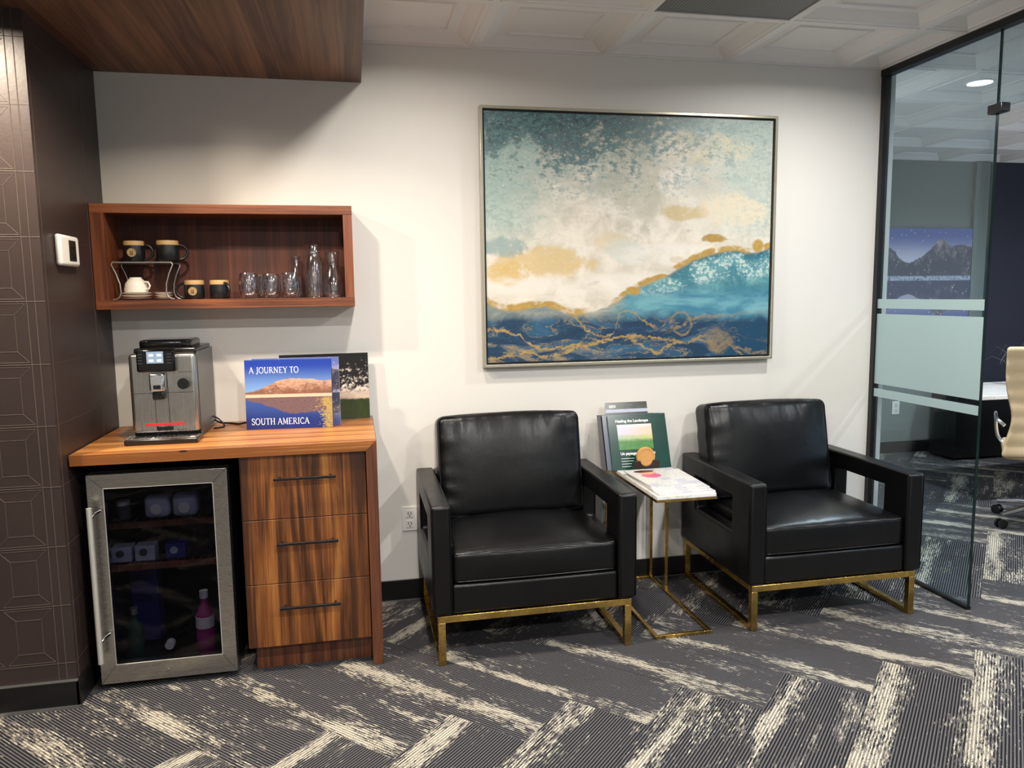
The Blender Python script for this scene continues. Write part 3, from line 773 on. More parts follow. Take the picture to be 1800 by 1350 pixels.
# cup and saucers
def saucer(x, y, z, label, rr=0.062):
    o = B().lathe([(0, 0.0), (rr*0.5, 0.0), (rr*0.95, 0.007), (rr, 0.010), (rr*0.95, 0.0095), (rr*0.5, 0.003), (0, 0.003)], (0, 0, 0), 40, closed=False).build('saucer', 'porcelain', None, smooth=True)
    o.location = (x, y, z); return tag(o, label, 'saucer', 'white saucers under the wire rack')
saucer(-0.872, -0.105, ZS, 'white saucer at the bottom of the left stack under the rack')
saucer(-0.870, -0.105, ZS+0.0105, 'white saucer in the middle of the left stack under the rack')
saucer(-0.868, -0.105, ZS+0.021, 'white saucer at the top of the left stack, under the cup')
s1 = saucer(-0.772, -0.072, ZS, 'white saucer at the bottom of the right stack under the rack', 0.036)
s1 = saucer(-0.772, -0.072, ZS+0.0105, 'white saucer in the middle of the right stack under the rack', 0.036)
saucer(-0.772, -0.072, ZS+0.021, 'white saucer topmost of the right stack under the rack', 0.036)
c = thing('cup', 'white porcelain cup standing upside down on the saucer stack', 'cup', (-0.868, -0.105, ZS+0.0315))
B().lathe([(0.045, 0.0), (0.046, 0.014), (0.040, 0.036), (0.028, 0.052), (0.024, 0.054), (0.023, 0.060), (0.020, 0.060), (0.019, 0.055), (0, 0.054)], (0, 0, 0), 36, closed=False).build('bowl', 'porcelain', c, smooth=True, local=True)
B().tube([(0.040, -0.018, 0.012), (0.055, -0.026, 0.014), (0.060, -0.028, 0.026), (0.052, -0.024, 0.040), (0.036, -0.016, 0.042)], 0.004, 8).build('handle', 'porcelain', c, smooth=True, local=True)
# clear glassware
def tumbler(x, y, label, rr=0.036, h=0.102):
    o = B().lathe([(0, 0.0), (rr*0.62, 0.0), (rr*0.8, 0.004), (rr*0.98, h*0.35), (rr, h*0.6), (rr*0.93, h*0.9), (rr*0.84, h), (rr*0.80, h), (rr*0.78, h*0.8), (rr*0.72, h*0.35), (rr*0.55, 0.016), (0, 0.013)], (0, 0, 0), 40, closed=False).build('tumbler', 'tumbler', None, smooth=True)
    o.location = (x, y, ZS); return tag(o, label, 'glass', 'clear tumblers on the shelf')
tumbler(-0.425, -0.120, 'clear double walled tumbler nearest the black mugs', 0.041, 0.106)
tumbler(-0.337, -0.105, 'clear double walled tumbler in the middle of the three', 0.039)
tumbler(-0.258, -0.125, 'clear double walled tumbler beside the tall glass jar', 0.040, 0.106)
tumbler(-0.380, -0.046, 'clear tumbler half hidden behind the two left tumblers', 0.030, 0.10)
def ware(name, x, y, prof, label, cat):
    o = B().lathe(prof, (0, 0, 0), 40, closed=False).build(name, 'tumbler', None, smooth=True); o.location = (x, y, ZS); return tag(o, label, cat)
ware('bottle', -0.235, -0.050, [(0, 0), (0.030, 0), (0.032, 0.01), (0.032, 0.09), (0.014, 0.118), (0.014, 0.168), (0.018, 0.170), (0.018, 0.178), (0.012, 0.178), (0.011, 0.118), (0.029, 0.088), (0.029, 0.006), (0, 0.005)], 'slim clear glass bottle with narrow neck behind the tumblers', 'bottle')
ware('glass_jar', -0.157, -0.112, [(0, 0), (0.034, 0), (0.038, 0.006), (0.038, 0.14), (0.030, 0.168), (0.026, 0.185), (0.028, 0.200), (0.036, 0.222), (0.034, 0.224), (0.024, 0.200), (0.022, 0.185), (0.026, 0.166), (0.034, 0.138), (0.034, 0.010), (0, 0.008)], 'tall clear glass jar with flared lip, tallest piece on the shelf', 'jar')
ware('carafe', -0.080, -0.110, [(0, 0), (0.040, 0), (0.044, 0.006), (0.044, 0.06), (0.036, 0.098), (0.025, 0.128), (0.024, 0.160), (0.030, 0.192), (0.028, 0.193), (0.021, 0.160), (0.022, 0.128), (0.033, 0.096), (0.041, 0.058), (0.041, 0.008), (0, 0.006)], 'clear glass carafe with wide base at the right end of the shelf', 'carafe')

# ------------------------------------------------------------------ counter
ZC = 0.887
co = thing('counter', 'walnut worktop that folds down into a side panel at its right end', 'counter', (-0.46, -0.31, 0))
b = B(); b.extrude([(-0.994, -0.619, ZC-0.040), (0.066-0.040, -0.619, ZC-0.040), (0.066, -0.619, ZC), (-0.994, -0.619, ZC)], (0, 0.617, 0)); b.build('worktop', 'w_top_lit', co, bevel=0.0012)
b = B(); b.extrude([(0.026, -0.619, 0.0), (0.067, -0.619, 0.0), (0.067, -0.619, ZC), (0.0262, -0.619, ZC-0.0402)], (0, 0.617, 0)); b.build('side_panel', 'w_leg', co, bevel=0.0012)
b = B(); b.lathe([(0.0, 0.0), (0.009, 0.0)], (0, 0, 0), 16, 'y', closed=False); kn = b.build('knot', 'darkwood', co, local=True)
kn.location = (-0.618+0.46, -0.6196+0.31, ZC-0.004); kn.scale = (1.6, 1, 0.35); kn['label'] = 'dark knot in the front edge'
dc = thing('drawer_cabinet', 'walnut cabinet of three drawers with black bar handles', 'cabinet', (-0.205, -0.3, 0))
box(-0.436, 0.0245, -0.580, -0.02, 0.100, 0.8455).build('carcass', 'w_drawer', dc)
box(-0.414, 0.0245, -0.545, -0.04, 0.0, 0.100).build('plinth', 'w_leg', dc)
for z0, z1, hz in ((0.603, 0.8445, 0.76), (0.3535, 0.6005, 0.512), (0.106, 0.351, 0.264)):
    d = box(-0.430, 0.0225, -0.600, -0.5805, z0, z1).build('drawer', 'w_drawer', dc, bevel=0.0015)
    b = B(); b.box(-0.312, -0.087, -0.634, -0.624, hz-0.005, hz+0.005); b.box(-0.296, -0.288, -0.625, -0.599, hz-0.004, hz+0.004); b.box(-0.112, -0.104, -0.625, -0.599, hz-0.004, hz+0.004)
    b.build('handle', 'black', d, bevel=0.001)

# ------------------------------------------------------------------ beverage fridge
fr = thing('beverage_fridge', 'undercounter beverage fridge with steel framed glass door', 'fridge', (-0.715, -0.3, 0))
b = B(); fx0, fx1 = -0.952, -0.478
b.box(fx0, fx0+0.03, -0.552, -0.04, 0.03, 0.81); b.box(fx1-0.03, fx1, -0.552, -0.04, 0.03, 0.81); b.box(fx0+0.03, fx1-0.03, -0.552, -0.04, 0.78, 0.81)
b.box(fx0+0.03, fx1-0.03, -0.552, -0.04, 0.03, 0.065); b.box(fx0+0.03, fx1-0.03, -0.07, -0.04, 0.065, 0.78)
for xx in (fx0+0.04, fx1-0.06):
    for yy in (-0.5, -0.1): b.cyl((xx, yy, 0.0), 0.014, 0.03)
b.build('cabinet_body', 'fridge_body', fr)
dr = None
b = B(); O = [(fx0, -0.600, 0.026), (fx1, -0.600, 0.026), (fx1, -0.600, 0.809), (fx0, -0.600, 0.809)]
I = [(fx0+0.052, -0.592, 0.094), (fx1-0.052, -0.592, 0.094), (fx1-0.052, -0.592, 0.755), (fx0+0.052, -0.592, 0.755)]
b.ring(O, I, (0, 0.040, 0)); dr = b.build('door', 'steel', fr, bevel=0.0015)
for p, q in zip(O, I): B().tube([p, q], 0.0009, 6).build('mitre_seam', 'blackmat', dr)
b = B(); b.tube(I, 0.002, 6, closed=True); b.build('glass_bead', 'satin', dr)
box(fx0+0.050, fx1-0.050, -0.583, -0.577, 0.092, 0.757).build('door_glass', 'fglass', dr)
b = B(); b.tube([(-0.932, -0.650, 0.130), (-0.932, -0.650, 0.702)], 0.0095, 16); hd = b.build('handle', 'satin', dr, smooth=True)
for zz in (0.205, 0.665):
    b = B(); b.tube([(-0.930, -0.652, zz), (-0.922, -0.638, zz+0.010), (-0.914, -0.612, zz+0.012), (-0.912, -0.598, zz+0.012)], [0.006, 0.006, 0.006, 0.006], 10); b.build('handle_bracket', 'chrome', dr, smooth=True)
B().cyl((-0.722, -0.603, 0.058), 0.007, 0.004, 'y', 18).build('lock', 'chrome', dr, smooth=True)
for zz in (0.612, 0.452):
    s = B(); s.box(fx0+0.032, fx1-0.032, -0.545, -0.535, zz-0.022, zz)
    for i in range(15): 
        x = fx0+0.045+i*0.0275; s.box(x, x+0.003, -0.535, -0.08, zz-0.004, zz-0.001)
    s.build('shelf', 'w_leg', fr)
def bottle(x, y, z, r, h, mat, label, cap='white_plastic', lab='paper', group=None):
    o = thing('bottle', label, 'bottle', (x, y, z), 0, group)
    B().lathe([(0, 0), (r*0.9, 0), (r, 0.006), (r, h*0.30), (r*0.93, h*0.34), (r*0.98, h*0.40), (r*0.96, h*0.60), (r*0.45, h*0.80), (r*0.38, h*0.84), (r*0.38, h*0.92), (0, h*0.92)], (0, 0, 0), 24, closed=False).build('body', mat, o, smooth=True, local=True)
    B().cyl((0, 0, h*0.885), r*0.46, h*0.115, n=20).build('cap', cap, o, smooth=True, local=True)
    if lab: B().lathe([(r*0.985, h*0.42), (r*1.015, h*0.42), (r*0.99, h*0.60), (r*0.96, h*0.60)], (0, 0, 0), 24, closed=False).build('label_band', lab, o, smooth=True, local=True)
    return o
bottle(-0.605, -0.49, 0.066, 0.034, 0.245, 'pink', 'pink drink bottle with white cap standing low in the fridge')
bottle(-0.857, -0.49, 0.066, 0.032, 0.20, 'greenglass', 'dark green bottle standing low in the fridge at left', 'silver', None)
o = thing('bottle', 'dark bottle lying on its side with its pale cap facing out of the fridge', 'bottle', (-0.742, -0.5, 0.098))
B().lathe([(0.0, 0.05), (0.012, 0.05), (0.014, 0.09), (0.032, 0.14), (0.032, 0.30), (0, 0.30)], (0, 0, 0), 24, 'y', closed=False).build('body', 'gloss_black', o, smooth=True, local=True)
B().lathe([(0.0, 0.02), (0.0165, 0.02), (0.0175, 0.05), (0, 0.05)], (0, 0, 0), 24, 'y', closed=False).build('cap', 'paper', o, smooth=True, local=True)
for i, (x, lb) in enumerate(((-0.748, 'milky white tub with round lid end on the upper fridge shelf, left one'), (-0.650, 'milky white tub with round lid end on the upper fridge shelf, right one'))):
    o = thing('tub', lb, 'tub', (x, -0.46, 0.612), 0, 'tubs on the upper fridge shelf')
    B().pillow(0.044, 0.05, 0.042, 0.018, 8, c=(0, 0, 0.042)).build('body', 'milky', o, smooth=True, local=True)
    B().cyl((0.0, -0.056, 0.036), 0.021, 0.008, 'y', 20).build('lid', 'paper', o, smooth=True, local=True)
o = thing('jar', 'small jar with pale lid at the left of the upper fridge shelf', 'jar', (-0.872, -0.47, 0.612))
B().cyl((0, 0, 0), 0.026, 0.052, n=20).build('body', 'grey_plastic', o, smooth=True, local=True); B().cyl((0, 0, 0.052), 0.024, 0.014, n=20).build('lid', 'paper', o, smooth=True, local=True)
for x, mt, lb in ((-0.880, 'paper', 'small white carton at the left of the lower fridge shelf'), (-0.799, 'paper', 'small white carton in the middle of the lower fridge shelf'), (-0.692, 'blueplastic', 'small blue carton at the right of the lower fridge shelf')):
    o = thing('carton', lb, 'carton', (x, -0.48, 0.452), 0, 'cartons on the lower fridge shelf')
    box(-0.035, 0.035, -0.03, 0.03, 0, 0.058).build('box', mt if mt != 'paper' else 'milky', o, local=True, bevel=0.003)
    B().cyl((-0.004, -0.0325, 0.034), 0.014, 0.002, 'y', 20).build('emblem', 'grey_plastic' if mt == 'paper' else 'milky', o, local=True)

o = thing('carton', 'tall dark blue carton standing behind the green bottle in the fridge', 'carton', (-0.855, -0.30, 0.066))
box(-0.05, 0.05, -0.04, 0.04, 0, 0.36).build('box', 'blueplastic', o, local=True, bevel=0.003)

# ------------------------------------------------------------------ coffee machine
cm = thing('coffee_machine', 'silver and black automatic coffee machine with lit display on the counter', 'coffee machine', (-0.72, -0.28, ZC))
X0, X1, Yf, Yb = -0.836, -0.598, -0.415, -0.075
box(X0, X1, Yf, Yb, ZC+0.030, 1.222).build('body', 'steelv', cm, bevel=0.014, seg=4)
box(X1-0.0005, X1+0.003, Yf+0.03, Yb+0.005, ZC+0.02, 1.225).build('side_panel', 'grey_plastic', cm, bevel=0.001)
box(X0+0.01, X1-0.004, Yf+0.045, Yb+0.005, 1.216, 1.240).build('lid', 'black_plastic', cm, bevel=0.006)
b = B(); b.pillow(0.095, 0.10, 0.017, 0.012, 8, c=(-0.72, -0.24, 1.253)); b.build('bean_hopper', 'gloss_black', cm, smooth=True)
pn = box(-0.800, -0.664, Yf-0.030, Yf+0.012, 1.155, 1.240).build('control_panel', 'gloss_black', cm, bevel=0.008, seg=3)
box(-0.762, -0.704, Yf-0.0315, Yf-0.0295, 1.188, 1.232).build('display', 'screen', pn)
b = B()
for dx in (-0.748, -0.720):
    for dz in (1.198, 1.218): b.box(dx-0.006, dx+0.010, Yf-0.0325, Yf-0.0312, dz-0.004, dz+0.005)
b.build('icons', 'icon', pn)
for i in range(4):
    for xx in (-0.786, -0.684): box(xx-0.008, xx+0.008, Yf-0.0315, Yf-0.0295, 1.188+i*0.011, 1.1895+i*0.011).build('button', 'grey_plastic', pn)
sp = box(-0.757, -0.703, Yf-0.045, Yf+0.005, 1.082, 1.150).build('spout', 'chrome', cm, bevel=0.008, seg=3)
b = B(); b.box(-0.750, -0.708, Yf-0.036, Yf+0.005, 1.050, 1.082); b.build('nozzle', 'black_plastic', cm, bevel=0.006)
box(-0.742, -0.716, Yf-0.0475, Yf-0.0445, 1.092, 1.108).build('spout_slot', 'black_plastic', sp, bevel=0.002)
kb = B().cyl((-0.640, Yf-0.030, 1.108), 0.021, 0.034, 'y', 24).build('knob', 'black_plastic', cm, smooth=True)
b = B(); b.box(-0.750, -0.7485, Yf-0.0012, Yf+0.001, 0.93, 1.07); b.box(-0.702, -0.7005, Yf-0.0012, Yf+0.001, 0.93, 1.15); b.box(X0+0.012, X1-0.012, Yf-0.0012, Yf+0.001, 1.072, 1.0735)
b.box(-0.662, X1-0.012, Yf-0.0012, Yf+0.001, 1.15, 1.1512)
b.build('panel_seams', 'black_plastic', cm)
box(-0.788, -0.650, Yf-0.003, Yf+0.001, 0.948, 0.957).build('red_trim', 'redstrip', cm)
box(-0.750, -0.690, Yf-0.0035, Yf+0.002, 0.928, 0.946).build('tray_grip', 'black_plastic', cm, bevel=0.003)
box(-0.849, -0.592, -0.492, -0.36, ZC, ZC+0.022).build('drip_tray', 'black_plastic', cm, bevel=0.006)
b = B(); b.box(-0.845, -0.596, -0.489, -0.416, ZC+0.022, ZC+0.026); tr_ = b.build('drip_grate', 'chrome', cm, bevel=0.001)
b = B()
for i in range(16): b.box(-0.835+i*0.0148, -0.8288+i*0.0148, -0.483, -0.424, ZC+0.0261, ZC+0.0266)
b.build('grate_slots', 'black_plastic', tr_)
box(X0+0.004, X1-0.004, -0.40, Yb-0.01, ZC, ZC+0.031).build('base', 'black_plastic', cm)
b = B(); pts = [(-0.60, -0.10, ZC+0.030), (-0.575, -0.09, ZC+0.012), (-0.54, -0.07, ZC+0.0045), (-0.50, -0.10, ZC+0.0045), (-0.47, -0.13, ZC+0.012), (-0.43, -0.12, ZC+0.016), (-0.38, -0.10, ZC+0.006), (-0.33, -0.09, ZC+0.0045)]
def smooth_pts(p, n=6):
    p = [Vector(q) for q in p]; out = []
    for i in range(len(p)-1):
        a = p[max(i-1, 0)]; b_ = p[i]; c_ = p[i+1]; d = p[min(i+2, len(p)-1)]
        for k in range(n):
            t = k/n; out.append(0.5*((2*b_)+(c_-a)*t+(2*a-5*b_+4*c_-d)*t*t+(3*b_-a-3*c_+d)*t**3))
    return out+[p[-1]]
b.tube(smooth_pts(pts), 0.0042, 8)
tag(b.build('power_cord', 'black_plastic', None, smooth=True), 'black power cord trailing from the coffee machine behind the books', 'cord')
b = B(); b.tube(smooth_pts([(-0.597, -0.14, ZC+0.05), (-0.57, -0.13, ZC+0.03), (-0.55, -0.15, ZC+0.0045), (-0.585, -0.19, ZC+0.0045)]), 0.0035, 8)
tag(b.build('data_cable', 'black_plastic', None, smooth=True), 'short thin black cable curling beside the coffee machine', 'cable')

# ------------------------------------------------------------------ books on the counter
SER = {  # strokes on a unit cap height: polyline, thickness; serifs: (x, y, halfwidth)
 'A': ([([(0.05, 0), (0.36, 1)], .05), ([(0.36, 1), (0.68, 0)], .10), ([(0.17, .34), (0.56, .34)], .045)], [(0.05, 0, .09), (.68, 0, .11)], .80),
 'J': ([([(0.26, 1), (0.26, .12), (0.20, -.08), (0.06, -.14)], .10)], [(.26, 1, .13)], .46),
 'O': ([([(0.40+.34*math.cos(a), .5+.5*math.sin(a)) for a in [2*PI*i/20 for i in range(21)]], .08)], [], .86),
 'U': ([([(0.14, 1), (0.14, .3), (0.22, .06), (0.38, 0), (0.54, .06), (0.62, .3)], .09), ([(0.62, .3), (0.62, 1)], .05)], [(.14, 1, .12), (.62, 1, .11)], .80),
 'R': ([([(0.16, 0), (0.16, 1)], .10), ([(0.16, .98), (.40, .97), (.53, .85), (.53, .66), (.40, .53), (0.16, .52)], .06), ([(0.34, .52), (0.66, 0)], .09)], [(.16, 0, .12), (.68, 0, .07)], .76),
 'N': ([([(0.14, 0), (0.14, 1)], .045), ([(0.12, 1), (0.66, 0)], .10), ([(0.66, 0), (0.66, 1)], .045)], [(.14, 0, .11), (.66, 1, .11), (.1, 1, .07)], .86),
 'E': ([([(0.16, 0), (0.16, 1)], .10), ([(.16, .975), (.56, .975), (.56, .86)], .05), ([(.16, .52), (.46, .52)], .045), ([(.16, .025), (.58, .025), (.60, .16)], .05)], [(.12, 0, .08), (.12, 1, .08)], .70),
 'Y': ([([(0.08, 1), (0.36, .46)], .09), ([(0.36, .46), (0.62, 1)], .045), ([(0.36, .48), (0.36, 0)], .10)], [(.08, 1, .1), (.62, 1, .09), (.36, 0, .13)], .72),
 'T': ([([(0.06, .86), (0.06, .975), (0.62, .975), (.62, .86)], .045), ([(0.34, .97), (0.34, 0)], .10)], [(.34, 0, .13)], .70),
 'S': ([([(.50, .80), (.44, .95), (.28, 1.0), (.14, .92), (.12, .74), (.24, .60), (.42, .46), (.52, .32), (.48, .10), (.30, 0), (.14, .06), (.08, .22)], .075)], [], .62),
 'H': ([([(0.16, 0), (0.16, 1)], .10), ([(0.64, 0), (0.64, 1)], .10), ([(.16, .52), (.64, .52)], .045)], [(.16, 0, .12), (.16, 1, .12), (.64, 0, .12), (.64, 1, .12)], .84),
 'M': ([([(0.12, 0), (0.14, 1)], .045), ([(0.14, 1), (0.42, .12)], .09), ([(.42, .12), (.70, 1)], .045), ([(0.70, 1), (0.72, 0)], .10)], [(.12, 0, .1), (.72, 0, .12), (.1, 1, .08), (.74, 1, .08)], .90),
 'I': ([([(0.18, 0), (0.18, 1)], .10)], [(.18, 0, .12), (.18, 1, .12)], .38),
 'C': ([([(.62, .80), (.54, .94), (.38, 1.0), (.20, .90), (.10, .66), (.09, .38), (.20, .10), (.40, 0), (.56, .06), (.64, .20)], .075)], [], .74),
 ' ': ([], [], .34)}
def serif(name, s, h, parent, x, y, z, mat='text'):
    b = B(); cx = x
    def rib(pts, w):
        for p, q in zip(pts, pts[1:]):
            d = Vector((q[0]-p[0], q[1]-p[1])); L = d.length
            if L < 1e-6: continue
            d /= L; n = Vector((-d.y, d.x))*w/2; p = Vector(p)-d*w*0.15; q = Vector(q)+d*w*0.15
            c4 = [p+n, p-n, q-n, q+n]
            b.extrude([(cx+v.x*h, y, z+v.y*h) for v in c4], (0, -0.0005, 0))
    for ch in s:
        st, sf, adv = SER[ch]
        for pts, w in st: rib(pts, w*1.15)
        for (sx, sy, hw) in sf: rib([(sx-hw, sy+(0.02 if sy < .5 else -0.02)), (sx+hw, sy+(0.02 if sy < .5 else -0.02))], .045)
        cx += adv*h
    return b.build(name, mat, parent, local=True)
# front book: local x across, y thickness, z up
bk = thing('photo_book', 'blue photo book titled A JOURNEY TO SOUTH AMERICA standing on the counter', 'book', (-0.449, -0.236, ZC+0.0005), math.atan2(-0.038, 0.348), None, -0.05)
bw, bh = 0.350, 0.285
box(0, bw, -0.0005, 0.0, 0.0, bh).build('cover_picture', 'cover_south', bk, local=True)
box(0, bw, 0.0002, 0.002, 0.0, bh).build('front_cover', 'slate', bk, local=True)
box(0.004, bw-0.004, 0.002, 0.012, 0.003, bh-0.003).build('pages', 'paper', bk, local=True)
box(0, bw, 0.012, 0.0145, 0.0, bh).build('back_cover', 'blueplastic', bk, local=True)
serif('title', 'A JOURNEY TO', 0.0245, bk, 0.018, -0.0006, bh-0.054)
serif('title_line', 'SOUTH AMERICA', 0.0255, bk, 0.020, -0.0006, 0.018)
b2 = thing('photo_book', 'thin photo book standing directly behind the blue South America book', 'book', (-0.422, -0.205, ZC+0.0005), math.atan2(-0.012, 0.348), None, -0.045)
box(0, 0.352, -0.0005, 0.0, 0.0, 0.288).build('cover_picture', 'canvas_lake', b2, local=True)
box(0, 0.352, 0.0002, 0.012, 0.0, 0.288).build('pages', 'paper', b2, local=True)
b3 = thing('photo_book', 'black bordered photo book of dark trees leaning at the back of the counter', 'book', (-0.322, -0.095, ZC+0.0005), 0.06, None, -0.05)
box(0, 0.378, -0.0006, 0.0, 0.0, 0.292).build('cover_picture', 'cover_trees', b3, local=True)
box(0, 0.378, 0.0002, 0.014, 0.0, 0.292).build('pages', 'black', b3, local=True)

# ------------------------------------------------------------------ painting
pa, pb, za, zb = 0.579, 2.040, 1.092, 2.265
pt = thing('framed_painting', 'large abstract sea painting in teal, cream and gold in a slim silver frame', 'painting', ((pa+pb)/2, 0, za))
O = [(pa, -0.045, za), (pb, -0.045, za), (pb, -0.045, zb), (pa, -0.045, zb)]
def inset(O, d, y): return [(O[0][0]+d, y, O[0][2]+d), (O[1][0]-d, y, O[1][2]+d), (O[2][0]-d, y, O[2][2]-d), (O[3][0]+d, y, O[3][2]-d)]
b = B(); b.ring(O, inset(O, 0.013, -0.045), (0, 0.044, 0)); b.build('frame', 'silver', pt, bevel=0.002)
b = B(); b.ring(inset(O, 0.013, -0.030), inset(O, 0.024, -0.030), (0, 0.028, 0)); b.build('inner_lip', 'black', pt)
box(pa+0.022, pb-0.022, -0.034, -0.008, za+0.022, zb-0.022).build('canvas', 'painting', pt)

# ------------------------------------------------------------------ armchairs
def make_chair(label, loc):
    c = thing('armchair', label, 'armchair', loc, 0, 'black leather armchairs')
    t, ow = 0.028, 0.392
    yb = 0.66
    for sx in (-1, 1):
        xa, xb = sorted((sx*ow, sx*(ow-t)))
        for (y0, y1) in ((0.008, 0.008+t), (yb, yb+t)): box(xa, xb, y0, y1, 0.0, 0.172).build('leg', 'gold', c, local=True, bevel=0.0015)
        box(xa, xb, 0.008+t, yb, 0.0, t*0.8).build('floor_runner', 'gold', c, local=True, bevel=0.0015)
        box(xa, xb, 0.008+t, yb, 0.172, 0.198).build('side_rail', 'gold', c, local=True, bevel=0.0015)
    for y0 in (0.008, yb): box(-ow, ow, y0, y0+t, 0.172, 0.199).build('cross_rail', 'gold', c, local=True, bevel=0.0015)
    # arms: closed side frames with an opening
    for sx in (-1, 1):
        b = B(); x = sx*0.335; d = (sx*0.076, 0, 0)
        b.ring([(x, 0.0, 0.201), (x, 0.682, 0.201), (x, 0.682, 0.636), (x, 0.0, 0.636)], [(x, 0.165, 0.395), (x, 0.52, 0.395), (x, 0.52, 0.553), (x, 0.165, 0.553)], d)
        a = b.build('arm', 'leather', c, local=True, bevel=0.014, seg=4)
        xa, xb = sx*0.3385, sx*0.4075
        B().tube([(xa, 0.0025, 0.213), (xb, 0.0025, 0.213), (xb, 0.0025, 0.624), (xa, 0.0025, 0.624)], 0.0022, 6, closed=True).build('piping', 'leather', a, local=True, smooth=True)
        B().tube([(sx*0.340, 0.015, 0.6335), (sx*0.340, 0.67, 0.6335), (sx*0.406, 0.67, 0.6335), (sx*0.406, 0.015, 0.6335)], 0.0018, 6, closed=True).build('piping', 'leather', a, local=True, smooth=True)
    box(-0.336, 0.336, 0.012, 0.66, 0.201, 0.318).build('seat_base', 'leather', c, local=True, bevel=0.012, seg=3)
    box(-0.336, 0.336, 0.60, 0.681, 0.318, 0.634).build('back_panel', 'leather', c, local=True, bevel=0.014, seg=3)
    def fseat(q):
        x, y, z = q; f = (1-(abs(x)/0.333)**2.6)*(1-(abs(y)/0.27)**3)
        n = mnoise.noise(Vector((x*5, y*5, 3)))*0.006
        if z > 0: z += 0.036*f + n*f
        if y < 0: y -= 0.010*(1-(x/0.333)**2)*(1-(z/0.07)**2 if abs(z) < 0.07 else 0)
        if y < -0.2: z += mnoise.noise(Vector((x*26, 1, z*6)))*0.0022
        return (x, y, z)
    B().pillow(0.333, 0.268, 0.062, 0.020, 26, fseat, (0, 0.285, 0.381)).build('seat_cushion', 'leather', c, local=True, smooth=True)
    sc = kids(c)[-1]
    sc = [o for o in kids(c) if o.name.startswith('seat_cushion')][0]
    for z, yy in ((0.436, 0.0215), (0.327, 0.0215)):
        pts = [(-0.331, 0.10, z), (-0.331, 0.045, z)]+[(x/20*0.318, yy-0.007*(1-(x/20)**2), z+(0.002 if z > .4 else 0)*math.sin(x)) for x in range(-20, 21)]+[(0.331, 0.045, z), (0.331, 0.10, z)]
        B().tube(pts, 0.0028, 6).build('piping', 'leather', sc, local=True, smooth=True)
    rot = Matrix.Rotation(-0.20, 3, 'X')
    def fback(q):
        x, y, z = q; f = (1-(abs(x)/0.325)**2.4)*(1-(abs(z)/0.225)**2.6)
        sgn = -1 if y < 0 else 1
        y += sgn*0.034*max(f, 0); z += (0.010*(1-(x/0.326)**2) if z > 0.1 else 0.0)
        edge = max(0.0, (z-0.10)/0.12); side = max(0.0, (abs(x)-0.22)/0.1)
        wr = mnoise.noise(Vector((x*34, 0, z*3)))*0.013*edge + mnoise.noise(Vector((x*6+z*9, 2, z*20)))*0.009*side
        y += wr; z += mnoise.noise(Vector((x*4, 7, 0)))*0.006*(1 if z > 0.1 else 0)
        return (x, y, z)
    B().pillow(0.326, 0.066, 0.224, 0.032, 34, fback, (0, 0.540, 0.665), rot).build('back_cushion', 'leather', c, local=True, smooth=True)
    bc = [o for o in kids(c) if o.name.startswith('back_cushion')][0]
    def rr(hw, hh, r):
        pts = []
        for cx, cz, a0 in ((hw-r, hh-r, 0), (-hw+r, hh-r, PI/2), (-hw+r, -hh+r, PI), (hw-r, -hh+r, 1.5*PI)):
            for k in range(6): a = a0+PI/2*k/5; pts.append((cx+r*math.cos(a), cz+r*math.sin(a)))
        return pts
    L = [rot @ Vector((x, -0.046, z))+Vector((0, 0.540, 0.665)) for x, z in rr(0.318, 0.216, 0.03)]
    L = [rot @ Vector((x, -0.0555, z))+Vector((0, 0.540, 0.665)) for x, z in rr(0.3205, 0.2185, 0.03)]
    B().tube(L, 0.0032, 6, closed=True).build('piping', 'leather', bc, local=True, smooth=True)
    return c
ch = make_chair('black leather armchair with brass sled base standing between the drawers and side table', (0.668, -0.70, 0))
ch2 = dup(ch, (1.985, -0.70, 0), 0, 'black leather armchair with brass sled base beside the glass partition')
for k in kids(ch2):
    if k.name.startswith('back_cushion'): k.location = (-0.028, 0.0, 0.004); k.rotation_euler = (0, 0.012, 0.05)

# ------------------------------------------------------------------ side table and things on it
st = thing('side_table', 'narrow white topped side table with thin brass frame between the armchairs', 'side table', (1.31, -0.36, 0))
TX0, TX1, TY0, TY1 = 1.174, 1.440, -0.668, -0.050
box(TX0+0.003, TX1-0.003, TY0+0.003, TY1-0.003, 0.590, 0.6045).build('table_top', 'marble', st, bevel=0.001)
b = B(); b.ring([(TX0, TY0, 0.580), (TX1, TY0, 0.580), (TX1, TY1, 0.580), (TX0, TY1, 0.580)], [(TX0+0.02, TY0+0.02, 0.580), (TX1-0.02, TY0+0.02, 0.580), (TX1-0.02, TY1-0.02, 0.580), (TX0+0.02, TY1-0.02, 0.580)], (0, 0, 0.010)); b.build('top_frame', 'gold', st)
for (xx, yy) in ((1.404, -0.035), (1.404, -0.225), (1.174, -0.035)): box(xx, xx+0.014, yy, yy+0.014, 0.013, 0.581 if yy < -0.1 else 0.59).build('post', 'gold', st, bevel=0.001)
b = B(); b.ring([(TX0, TY0, 0.0), (1.428, TY0, 0.0), (1.428, -0.008, 0.0), (TX0, -0.008, 0.0)], [(TX0+0.016, TY0+0.016, 0.0), (1.412, TY0+0.016, 0.0), (1.412, -0.024, 0.0), (TX0+0.016, -0.024, 0.0)], (0, 0, 0.014)); b.build('floor_frame', 'gold', st, bevel=0.001)
b = B(); b.box(1.174, 1.188, TY1-0.01, -0.021, 0.580, 0.590); b.box(1.404, 1.418, TY1-0.01, -0.021, 0.580, 0.590); b.build('bracket', 'gold', st)
TZ = 0.6050
